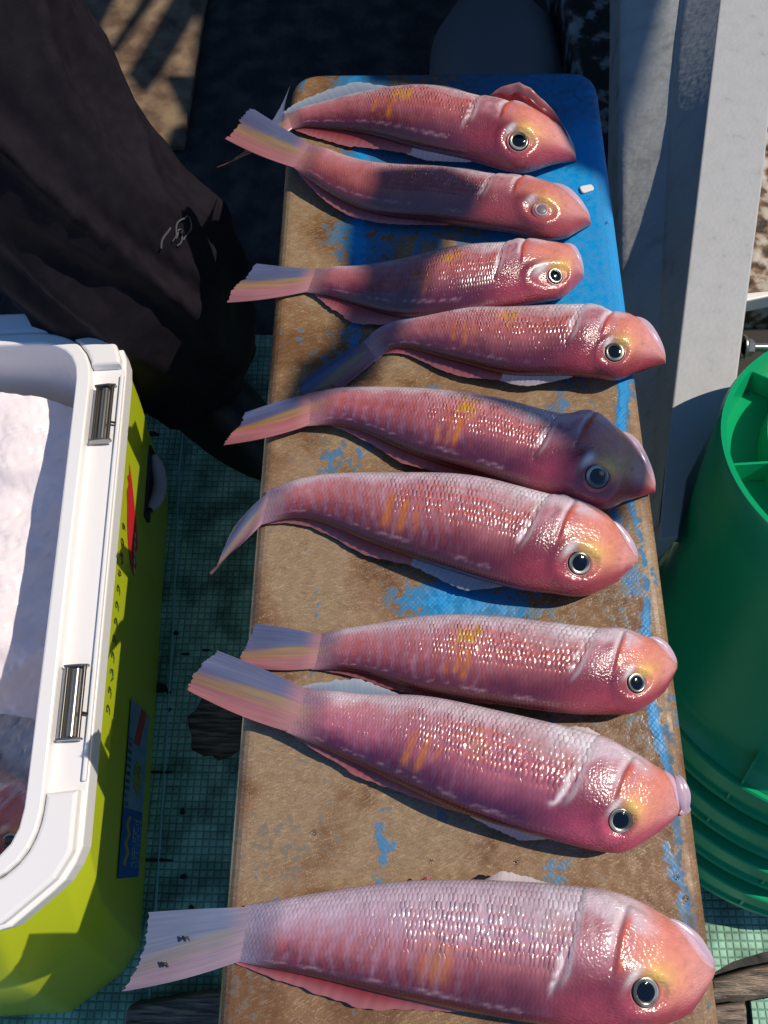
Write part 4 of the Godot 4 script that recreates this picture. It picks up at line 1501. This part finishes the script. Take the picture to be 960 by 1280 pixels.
func _ready() -> void:
	nz.seed = 3
	nz.frequency = 0.01
	nz.fractal_octaves = 3
	nf.seed = 9
	nf.frequency = 0.04
	nf.fractal_octaves = 3

	# ---- camera, sky, sun, exposure
	var cam := Camera3D.new()
	cam.name = "camera"
	add_child(cam)
	cam.position = Vector3(-0.04798, 0.94843, 0.22256)
	cam.rotation = Vector3(deg_to_rad(-66.819), deg_to_rad(0.65077), 0)
	cam.fov = 2.0 * rad_to_deg(atan(640.0 / 1005.0))
	cam.near = 0.02
	cam.far = 400.0
	cam.current = true
	var env := Environment.new()
	env.background_mode = Environment.BG_SKY
	var sky := ProceduralSkyMaterial.new()
	sky.sky_top_color = Color(0.30, 0.45, 0.66)
	sky.sky_horizon_color = Color(0.56, 0.68, 0.82)
	sky.sky_curve = 0.15
	sky.ground_bottom_color = Color(0.05, 0.09, 0.12)
	sky.ground_horizon_color = Color(0.3, 0.4, 0.48)
	sky.sky_energy_multiplier = 1.0
	env.sky = Sky.new()
	env.sky.sky_material = sky
	env.tonemap_mode = Environment.TONE_MAPPER_LINEAR
	env.tonemap_exposure = 1.0
	env.ssao_enabled = true
	env.ssil_enabled = true
	env.sdfgi_enabled = true
	var we := WorldEnvironment.new()
	we.name = "world"
	we.environment = env
	add_child(we)
	var sun := DirectionalLight3D.new()
	sun.name = "sun"
	sun.light_energy = 1.3
	sun.light_color = Color(1.0, 0.95, 0.88)
	sun.light_angular_distance = 0.5
	sun.shadow_enabled = true
	add_child(sun)
	sun.look_at_from_position(TO_LIGHT * 20.0, Vector3.ZERO)

	materials()

	# ---- setting: sea, deck, mat
	struct("sea", slab(pv([-180, -180, 180, -180, 180, 180, -180, 180]), -0.95, -0.9), M.sea)
	struct("deck", slab(pv([-1.6, -3.2, 0.9, -3.2, 0.9, 2.2, -1.6, 2.2]), -0.12, 0.0), M.deck)
	mats()
	bulwark()
	overhead()
	blocker()
	unseen_wheelhouse()

	# ---- the plank on its trestle
	plank()
	cooler()
	var bag := part("ice_bag", bag_mesh(), M.bag, self)
	tag(bag, "crumpled clear white plastic bag lying inside the open cooler", "bag")
	ice()
	buckets()
	person()
	fender()
	catch_in_cooler()
	fishes()
	bits()


func mats() -> void:
	# teal mat in two sheets that meet at a welded seam; a torn hole shows the wet boards
	var left := pv([-0.325, -0.45, -0.3205, -0.224, -0.304, -0.012, -0.294, 0.168, -0.284, 0.36, -0.27, 0.62, -1.1, 0.62, -1.1, -0.45])
	var rng := RandomNumberGenerator.new()
	rng.seed = 5
	var seam := PackedVector2Array([Vector2(-0.3218, -0.45), Vector2(-0.3182, -0.224), Vector2(-0.3020, -0.012), Vector2(-0.2922, 0.168), Vector2(-0.2825, 0.36), Vector2(-0.2685, 0.62)])
	# sheet right of the seam, with the hole cut out
	var sheet := PackedVector2Array(seam)
	sheet.append_array(pv([0.02, 0.62, 0.0, 0.40, 0.2, 0.34, 0.287, 0.330, 0.312, 0.318, 0.345, 0.309, 0.40, 0.30, 0.45, 0.30, 0.45, -0.45]))
	var cut := PackedVector2Array()
	for i in 26:
		var a := TAU * i / 26
		var r: float = 0.037 * (1.0 + rng.randf_range(-0.10, 0.10))
		cut.append(Vector2(-0.240 + r * 0.92 * cos(a), 0.086 + r * 1.02 * sin(a)))
	# a slit from the hole under the plank keeps each sheet one outline
	var whole: PackedVector2Array = Geometry2D.merge_polygons(cut, pv([-0.225, 0.0860, 0.6, 0.0860, 0.6, 0.0892, -0.225, 0.0892]))[0]
	var o := struct("deck_mat", loft([[left, 0.001], [left, 0.006]]), M.teal_mat)
	for piece in Geometry2D.clip_polygons(sheet, whole):
		part("mat_sheet", loft([[piece, 0.001], [piece, 0.006]]), M.teal_mat, o)
	part("floor_board", slab(pv([-0.31, 0.02, -0.12, 0.02, -0.12, 0.15, -0.31, 0.15]), 0.0003, 0.0009), M.wet_wood, o)
	var pts := []
	for q in seam:
		pts.append(Vector3(q.x - 0.0012, 0.0062, q.y))
	var weld := mat("weld", lin(0.22, 0.42, 0.38), 0.5)
	part("seam", tube(pts, [0.0016], 6, 0.5), weld, o)
	# drain slots
	for q in [[-0.315, 0.045, 0.030, 0.012], [-0.300, 0.050, 0.006, 0.004], [-0.302, 0.139, 0.030, 0.0035], [-0.292, 0.229, 0.034, 0.0035], [-0.27, 0.18, 0.006, 0.006], [-0.262, 0.245, 0.008, 0.005], [-0.250, 0.275, 0.005, 0.006], [-0.285, 0.30, 0.006, 0.004], [-0.352, -0.36, 0.022, 0.010], [-0.364, -0.29, 0.024, 0.007], [-0.30, -0.02, 0.006, 0.005], [-0.286, 0.005, 0.012, 0.003], [-0.262, 0.0, 0.010, 0.003], [-0.298, 0.07, 0.005, 0.005]]:
		var sl := PackedVector2Array()
		for i in 10:
			var a := TAU * i / 10
			var r: float = 1.0 + rng.randf_range(-0.25, 0.25)
			sl.append(Vector2(q[0] + cos(a) * q[2] * 0.5 * r, q[1] + sin(a) * q[3] * 0.5 * r))
		part("drain_slot", loft([[sl, 0.0055], [sl, 0.0068]]), M.gap, o)
	# boards beside the mat
	var wb := part("board", slab(rounded([Vector2(-0.30, 0.36), Vector2(-0.10, 0.33), Vector2(-0.08, 0.60), Vector2(-0.30, 0.60)], 0.01, 3), 0.0065, 0.03, 0.004), M.wet_wood, self)
	tag(wb, "dark wet board lying on the mat below the largest fish's tail", "board")
	var wc := part("wood_scrap", slab(rounded([Vector2(0.285, 0.334), Vector2(0.33, 0.322), Vector2(0.41, 0.308), Vector2(0.42, 0.335), Vector2(0.35, 0.346), Vector2(0.28, 0.352)], 0.006, 3), 0.0065, 0.016, 0.003), M.wet_wood, self)
	tag(wc, "brown wet wood scrap below the green buckets at the plank's near corner", "wood scrap")
	var wd := part("wood_scrap", slab(rounded([Vector2(0.26, 0.360), Vector2(0.318, 0.352), Vector2(0.312, 0.40), Vector2(0.26, 0.41)], 0.006, 3), 0.0065, 0.013, 0.003), M.wet_wood, self)
	tag(wd, "small brown scrap of wood right beside the plank's near end", "wood scrap")
	var nearmat := part("near_mat", slab(pv([0.325, 0.353, 0.45, 0.335, 0.45, 0.62, 0.31, 0.62]), 0.001, 0.0055), M.teal_mat, o)
	nearmat.name = "mat_sheet"
	# pale plywood added on the deck so the sun stripes come out brighter
	var ply := part("added_pale_sheet", slab(pv([-0.95, -1.75, -0.37, -1.72, -0.375, -0.80, -0.93, -0.80]), 0.004, 0.014, 0.002), M.plywood, self)
	tag(ply, "added pale plywood sheet on the deck, striped by light and shade", "plywood")


func strip(a: Array, y0: float, y1: float, mat_: Material, bevel := 0.003) -> ArrayMesh:
	return slab(pv(a), y0, y1, bevel)


func bulwark() -> void:
	# white capping, its shaded face, the grey ledge below it, and the stained hull boards
	var t := thing("bulwark", "grey-white painted bulwark with flaking shaded boards beside the plank", "bulwark", Vector3.ZERO)
	part("capping", slab(pv([0.4724, -1.3196, 0.3281, -0.6868, 0.1918, -0.0974, 0.176, -0.020, 0.192, -0.022, 0.207, -0.075, 0.2626, -0.1647, 0.3370, -0.4408, 0.5476, -1.3196]), 0.2507, 0.3303, 0.002), M.white_paint, t)
	# the boards slope down towards the plank
	part("side_board", slope([[0.4724, 0.329, -1.3196], [0.3281, 0.329, -0.6868], [0.1918, 0.329, -0.0974], [0.178, 0.329, -0.035]], [[0.4092, 0.290, -1.2299], [0.2811, 0.290, -0.6339], [0.1961, 0.290, -0.1213], [0.174, 0.290, -0.015]], 0.004), M.grey_paint, t)
	part("ledge", slope([[0.4092, 0.287, -1.2299], [0.2811, 0.287, -0.6339], [0.1961, 0.287, -0.1213], [0.172, 0.287, 0.0]], [[0.2926, 0.255, -1.261], [0.2448, 0.255, -0.7767], [0.1946, 0.255, -0.327], [0.187, 0.255, -0.069], [0.165, 0.255, 0.03]], 0.16), M.grey_paint, t)
	part("hull_board", slab(pv([0.1679, -1.3196, 0.1910, -0.8798, 0.2033, -0.6647, 0.2264, -0.4700, 0.2865, -0.4700, 0.2865, -1.3196]), 0.1268, 0.1976, 0.006), M.stained, t)
	part("hull_board", slab(pv([0.2095, -0.4594, 0.2175, -0.2399, 0.21, -0.12, 0.235, -0.15, 0.2600, -0.4594]), 0.1126, 0.1489, 0.004), M.stained, t)
	# outer side right of the capping
	part("outer_board", slab(pv([0.3662, -0.6824, 0.4635, -0.8152, 0.5432, -0.8152, 0.5432, -0.3505, 0.3485, -0.3373, 0.3042, -0.3550]), 0.1268, 0.2241, 0.004), M.rusty, t)
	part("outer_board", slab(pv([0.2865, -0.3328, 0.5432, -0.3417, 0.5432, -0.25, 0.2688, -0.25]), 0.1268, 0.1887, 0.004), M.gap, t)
	var bolt := Node3D.new()
	bolt.name = "bolt"
	t.add_child(bolt, true)
	bolt.position = Vector3(0.3149, 0.2595, -0.2594)
	var hex := PackedVector2Array()
	for i in 6:
		hex.append(Vector2(cos(TAU * i / 6), sin(TAU * i / 6)) * 0.009)
	var turn := Transform3D(Basis(Vector3(0, 0, 1), -PI / 2), Vector3.ZERO)
	for e in [["nut", slab(hex, 0.0, 0.008, 0.0012)], ["washer", slathe([Vector2(0.013, -0.004), Vector2(0.0135, -0.002), Vector2(0.012, 0.0), Vector2(0, 0)], 24)], ["thread", slathe([Vector2(0.0048, 0.006), Vector2(0.0048, 0.022), Vector2(0.004, 0.024), Vector2(0, 0.024)], 16)]]:
		var o := part(e[0], e[1], M.steel, bolt)
		o.transform = turn
	part("bracket", slab(rounded([Vector2(0.3060, -0.3355), Vector2(0.3750, -0.3443), Vector2(0.3750, -0.3390), Vector2(0.3264, -0.3266), Vector2(0.3237, -0.3125), Vector2(0.3087, -0.3151)], 0.002, 3), 0.2241, 0.2462, 0.002), M.white_print, t)


# a board that slopes from one edge line to a lower one, then turns over a rounded edge and drops
func slope(a: Array, b: Array, drop: float) -> ArrayMesh:
	var n := 24
	var p := PackedVector3Array()
	for i in n:
		# places of equal z on both lines
		var z := lerpf(maxf(a[0][2], b[0][2]), minf(a[-1][2], b[-1][2]), i / (n - 1.0))
		var q := []
		for l in [a, b]:
			var k := 0
			while k < l.size() - 2 and z > l[k + 1][2]:
				k += 1
			var f: float = (z - l[k][2]) / (l[k + 1][2] - l[k][2])
			q.append(Vector3(lerpf(l[k][0], l[k + 1][0], f), l[k][1], z))
		var d: Vector3 = (q[1] - q[0]).normalized()
		p.append_array([q[0], q[1] - d * 0.010, q[1] - d * 0.005 + Vector3(0, -0.0003, 0), q[1] + Vector3(0, -0.0022, 0), q[1] + Vector3(-0.0004, -0.008, 0), q[1] + Vector3(0, -drop, 0), q[1] + Vector3(0.05, -drop, 0)])
	return grid(n, 7, p, PackedColorArray(), PackedVector2Array(), false, false)


func overhead() -> void:
	# added sheets out of view, cut so that they shade bow and plank
	added_shade("large added shade sheet overhead, right half over the bow", pv([-0.41, -1.9, -0.392, -1.104, -0.387, -0.955, -0.435, -0.955, -0.41, -0.90, -0.385, -0.845, -0.41, -0.835, -0.42, -0.455, 0.02, -0.455, 0.08, -0.7, 0.16, -1.0, 0.30, -1.9]), 0.0, 1.70)
	added_shade("large added shade sheet overhead, left half over the bow", pv([-0.412, -1.9, -0.394, -1.104, -0.436, -0.96, -0.455, -0.915, -0.47, -0.92, -0.495, -0.955, -0.44, -1.16, -0.46, -1.17, -0.52, -1.0, -0.535, -1.01, -0.485, -1.18, -0.53, -1.2, -0.56, -1.02, -0.60, -0.95, -0.42, -0.46, -1.0, -0.46, -1.0, -1.0, -0.8, -1.9]), 0.0, 1.706)
	added_shade("ragged added shade sheet overhead that shades the plank's blue far end", pv([-0.075, -0.52, -0.07, -0.425, -0.001, -0.415, 0.045, -0.388, 0.09, -0.328, 0.112, -0.325, 0.132, -0.312, 0.14, -0.277, 0.18, -0.277, 0.19, -0.36, 0.20, -0.52]), PT, 1.712)
	added_shade("narrow added shade strip overhead that shades the second fish", pv([-0.058, -0.293, -0.002, -0.294, 0.026, -0.269, 0.014, -0.216, -0.018, -0.192, -0.024, -0.141, -0.036, -0.113, -0.062, -0.092, -0.107, -0.085, -0.095, -0.126, -0.068, -0.144, -0.060, -0.192, -0.062, -0.223]), PT + 0.03, 1.718)
	added_shade("small added shade strip overhead that shades the fifth fish's head", pv([-0.006, -0.086, 0.039, -0.08, 0.084, -0.074, 0.146, -0.036, 0.141, 0.003, 0.103, 0.012, 0.067, 0.003, 0.064, -0.029, 0.049, -0.054]), PT + 0.03, 1.724)


func blocker() -> void:
	# added unseen sheet in soft folds, cuts sky light over the far end
	var n := 60
	var p := PackedVector3Array()
	for i in 12:
		for j in n:
			var u := j / (n - 1.0)
			p.append(Vector3(lerpf(-0.55, 0.42, u), lerpf(1.02, 1.69, i / 11.0), -0.66 + 0.018 * sin(u * 40.0 + 0.6 * i / 11.0)))
	var o := part("sky_blocker", grid(12, n, p), M.added_shade, self)
	tag(o, "added unseen curtain hanging above the foredeck in soft folds", "blocker")


func unseen_wheelhouse() -> void:  # added out of view to cut sky light over the far deck
	var t := thing("unseen_wheelhouse", "dark wheelhouse front added to cut the sky beyond the bow", "unseen_wheelhouse", Vector3(-0.35, 0, -1.98))
	var wall := mat("added_wall_paint", lin(0.10, 0.11, 0.12), 0.6)
	part("wall", box(Vector3(0, 1.15, 0), Vector3(2.5, 2.3, 0.06), 0.005), wall, t)
	part("roof", box(Vector3(0, 2.33, 0.10), Vector3(2.7, 0.05, 0.5), 0.01), wall, t)
	for x in [-0.7, 0.0, 0.7]:
		var w := part("window", box(Vector3(x, 1.65, 0.036), Vector3(0.5, 0.5, 0.012), 0.003), M.steel, t)
		part("pane", box(Vector3(x, 1.65, 0.0435), Vector3(0.44, 0.44, 0.004)), M.pupil, w)


func plank() -> void:
	var t := thing("plank", "weathered brown plank with worn blue paint, fish lying along it", "plank", Vector3.ZERO)
	var out := rounded([Vector2(-0.14, -0.438), Vector2(0.14, -0.445), Vector2(0.14, 0.41), Vector2(-0.14, 0.41)], [0.03, 0.028, 0.016, 0.016], 7)
	var m := slab(out, PT - 0.034, PT, 0.010, 5)
	# planar texture coordinates from above
	var a := m.surface_get_arrays(0)
	var uv := PackedVector2Array()
	for v in a[Mesh.ARRAY_VERTEX]:
		uv.append(Vector2((v.x + 0.145) / 0.29, (v.z + 0.46) / 0.88))
	a[Mesh.ARRAY_TEX_UV] = uv
	var am := ArrayMesh.new()
	am.add_surface_from_arrays(Mesh.PRIMITIVE_TRIANGLES, a)
	part("board", am, M.plank, t)
	var rng := RandomNumberGenerator.new()
	rng.seed = 8
	var drop := slathe([Vector2(1.0, -0.1), Vector2(0.97, 0.15), Vector2(0.75, 0.42), Vector2(0.4, 0.56), Vector2(0.001, 0.6)], 12)
	for q in [[0.0435, -0.0835], [0.0505, -0.0805], [0.0895, -0.0695], [0.118, -0.287], [0.131, -0.262], [-0.05, 0.000], [0.128, 0.243], [0.124, 0.232], [-0.09, 0.21], [-0.02, 0.225], [0.03, 0.225]]:
		var o := part("water_drop", drop, M.water, t)
		o.transform = Transform3D(Basis.from_scale(Vector3.ONE * rng.randf_range(0.0010, 0.0019)), Vector3(q[0], PT + 0.0002, q[1]))
	for z in [-0.30, 0.33]:
		part("leg", box(Vector3(0.0, (PT - 0.034) / 2, z), Vector3(0.17, PT - 0.036, 0.03), 0.003), M.wet_wood, t)
	part("stretcher", box(Vector3(0.0, 0.16, 0.015), Vector3(0.05, 0.03, 0.655), 0.003), M.wet_wood, t)


func ice() -> void:
	var rng := RandomNumberGenerator.new()
	rng.seed = 31
	var m := mat("ice", lin(0.80, 0.82, 0.84), 0.15)
	var o := part("crushed_ice", rough_bed(), m, self)
	tag(o, "bed of white crushed ice filling the bottom of the cooler", "ice")
	o.set_meta("kind", "stuff")


func rough_bed() -> ArrayMesh:
	var n := 60
	var p := PackedVector3Array()
	for i in n:
		for j in n:
			var x := lerpf(-0.575, -0.345, float(i) / (n - 1))
			var z := lerpf(-0.215, 0.225, float(j) / (n - 1))
			p.append(Vector3(x, 0.112 + 0.012 * nf.get_noise_2d(x * 2600.0, z * 2600.0), z))
	return grid(n, n, p, PackedColorArray(), PackedVector2Array(), false, true)


func buckets() -> void:
	var b := bucket()
	var n := Vector3(-0.1188, 0.9503, -0.2879).normalized()
	var a := n.cross(Vector3(0, 0, 1)).normalized()
	var basis := Basis(a, n, a.cross(n))
	b.transform = Transform3D(basis, Vector3(0.336, 0.45, -0.044))
	var said := ["second green bucket in the leaning stack, only its rim showing", "third green bucket in the leaning stack, only its rim showing", "lowest green bucket of the leaning stack, its rim near the mat"]
	for k in 3:
		var c := b.duplicate()
		c.name = numbered("bucket")
		add_child(c)
		# nested inside the one above: only the rim is out in the open
		for q in c.get_children():
			if not (str(q.name).begins_with("flange") or str(q.name).begins_with("web")):
				c.remove_child(q)
				q.free()
		var wide := 1.0 + 0.012 * (k + 1)
		c.transform = Transform3D(basis.rotated(n, 0.35 * (k + 1)) * Basis.from_scale(Vector3(wide, 1.0, wide)), Vector3(0.336, 0.45, -0.044) - n * (0.051 * (k + 1)) + Vector3(-0.001, 0, 0.006) * (k + 1))
		c.set_meta("label", said[k])


func fender() -> void:
	var t := thing("fender", "grey round-ended boat fender lying in the shade beyond the plank", "fender", Vector3(0.105, 0.101, -0.655))
	t.rotation.x = -PI / 2
	part("bulb", slathe([Vector2(0.001, 0.0), Vector2(0.04, 0.006), Vector2(0.075, 0.035), Vector2(0.095, 0.09), Vector2(0.10, 0.16), Vector2(0.095, 0.24), Vector2(0.07, 0.30), Vector2(0.03, 0.33), Vector2(0.02, 0.35), Vector2(0.001, 0.352)], 40), M.fender, t)
	part("eye_loop", tube([Vector3(-0.02, 0.345, 0), Vector3(-0.02, 0.37, 0), Vector3(0, 0.385, 0), Vector3(0.02, 0.37, 0), Vector3(0.02, 0.345, 0)], [0.006], 8), M.fender, t)


func catch_in_cooler() -> void:
	var g := "fish in the cooler"
	var shift := func(r: Array, by: Vector2, turn: float) -> Array:
		var o := []
		for i in r.size() / 2:
			var v := Vector2(r[i * 2], r[i * 2 + 1])
			var isdir := i < 16 and i % 2 == 1
			v = v.rotated(turn) if isdir else v.rotated(turn) + by
			o.append(v.x)
			o.append(v.y)
		return o
	tilefish(0, "dark reddish fish half under the plastic bag inside the cooler", {"row": shift.call(FISH[6], Vector2(-0.44, 0.05), 0.35), "base": 0.135, "dull": 0.6, "group": g, "purple": 0.6, "fins": []})
	tilefish(0, "greyish pink fish at the near end inside the cooler", {"row": shift.call(FISH[5], Vector2(-0.455, 0.155), 0.12), "base": 0.130, "dull": 0.35, "pale": 0.7, "group": g, "fins": []})


func fishes() -> void:
	var B := ["back_fin", 0.03, 0.60, -1.0, 0.010, -0.002, 1, 0.35, 0.2]
	tilefish(1, "farthest pink fish, its gill cover raised, at the blue end", {"bars": 0.35, "stripes": 0.90, "eye_s": 0.869, "eye_v": -0.60, "purple": 0.25, "spot": Vector3(0.51, 0.25, 0.95), "lift": 0.004, "droop": 0.004, "flap": true, "fins": [["back_fin", 0.06, 0.62, -1.0, 0.010, -0.004, 1, 0.5, 0.5], ["back_fin_tip", 0.40, 0.74, -1.0, 0.005, -0.003, 2, 0.6], ["belly_fin", 0.02, 0.62, 1.0, 0.018, 0.004, 3, 0.62, 0.6]]})
	tilefish(2, "pink fish with a clouded sunken eye, second from the far end", {"bars": 0.25, "stripes": 0.00, "eye_s": 0.880, "eye_v": -0.48, "purple": 0.1, "dull": 0.22, "cloudy": true, "lift": 0.016, "droop": 0.006, "eye": 0.8, "spot": Vector3(0.46, 0.35, 0.35), "fins": [["back_fin", 0.05, 0.62, -1.0, 0.007, -0.002, 1, 0.4, 0.2], ["belly_fin", 0.70, 0.80, 1.0, 0.006, 0.002, 2]]})
	tilefish(3, "small pink fish with spread tail, third from the far end", {"bars": 0.30, "stripes": 0.50, "eye_s": 0.876, "eye_v": -0.56, "purple": 0.35, "spot": Vector3(0.55, 0.35, 0.8), "droop": 0.004, "fins": [["back_fin", 0.08, 0.45, -1.0, 0.012, -0.003, 1, 0.5, 0.3]]})
	tilefish(4, "pink fish with curved body and tail bent down, fourth from the far end", {"bars": 0.50, "stripes": 0.60, "eye_s": 0.863, "eye_v": -0.54, "purple": 0.15, "spot": Vector3(0.56, 0.4, 0.7), "droop": -0.003, "fins": [["back_fin", 0.10, 0.62, -1.0, 0.008, -0.003, 1, 0.6, 0.2], ["back_fin_tip", 0.45, 0.76, -1.0, 0.006, -0.003, 2, 0.6], ["belly_fin", 0.68, 0.82, 1.0, 0.008, 0.004, 2]]})
	tilefish(5, "pink fish with a shaded purple head in the middle of the row", {"bars": 0.80, "stripes": 1.00, "eye_s": 0.862, "eye_v": -0.58, "purple": 0.4, "spot": Vector3(0.50, 0.35, 0.95), "pale": 0.0, "lift": 0.006, "droop": 0.003, "fins": [["back_fin", 0.12, 0.66, -1.0, 0.007, -0.002, 1, 0.4, 0.2], ["belly_fin", 0.62, 0.82, 1.0, 0.006, 0.003, 2]]})
	tilefish(6, "plump pale-bellied pink fish whose tail is folded edge-on", {"bars": 1.20, "stripes": 1.00, "eye_s": 0.862, "eye_v": -0.49, "purple": 0.1, "pale": 0.5, "droop": -0.010, "fins": [["back_fin", 0.05, 0.55, -1.0, 0.007, -0.004, 1, 0.6, 0.4], ["back_fin_tip", 0.38, 0.72, -1.0, 0.008, -0.005, 3, 0.72, 0.5], ["belly_fin", 0.25, 0.5, 1.0, 0.004, 0.0, 2]]})
	tilefish(7, "pink fish with a yellow blotch, third from the near end", {"bars": 0.90, "stripes": 0.80, "eye_s": 0.872, "eye_v": -0.36, "purple": 0.2, "spot": Vector3(0.49, 0.35, 1.0), "droop": 0.002, "fins": [["back_fin", 0.05, 0.62, -1.0, 0.005, -0.002, 1, 0.4, 0.2]]})
	tilefish(8, "purple-backed fish with gaping pale mouth, second from the near end", {"bars": 0.45, "stripes": 0.90, "eye_s": 0.838, "eye_v": -0.42, "purple": 0.9, "gape": 0.8, "lift": 0.014, "droop": 0.006, "eye": 1.05, "spot": Vector3(0.54, 0.2, 0.25), "fins": [["back_fin", 0.04, 0.62, -1.0, 0.007, -0.002, 1, 0.4, 0.2], ["belly_fin", 0.02, 0.34, 1.0, 0.010, 0.002, 3, 0.55, 0.4], ["belly_fin", 0.66, 0.80, 1.0, 0.006, 0.003, 2], ["back_fin_tip", 0.55, 0.74, -1.0, 0.006, -0.004, 2, 0.7]]})
	tilefish(9, "largest palest pink fish, nearest in the row", {"bars": 1.10, "stripes": 0.50, "eye_s": 0.866, "eye_v": -0.37, "purple": 0.3, "pale": 1.0, "droop": -0.002, "eye": 1.05, "spot": Vector3(0.47, -0.3, 0.2), "specks": [[-0.1595, 0.2665], [-0.170, 0.2795]], "fins": [["fin_tip", 0.41, 0.45, 1.0, 0.004, 0.003, 1], ["back_fin", 0.02, 0.62, -1.0, 0.012, -0.003, 1, 0.5, 0.2], ["belly_fin", 0.55, 0.72, 1.0, 0.007, 0.003, 2, 0.25]]})


func bits() -> void:
	# white flake on the blue paint, water drops
	var f := part("flake", slab(rounded([Vector2(0.111, -0.300), Vector2(0.122, -0.303), Vector2(0.124, -0.297), Vector2(0.113, -0.292)], 0.0028, 4), PT + 0.0002, PT + 0.0022, 0.0008), M.flake, self)
	tag(f, "small white flake on the blue paint by the second fish's snout", "flake")
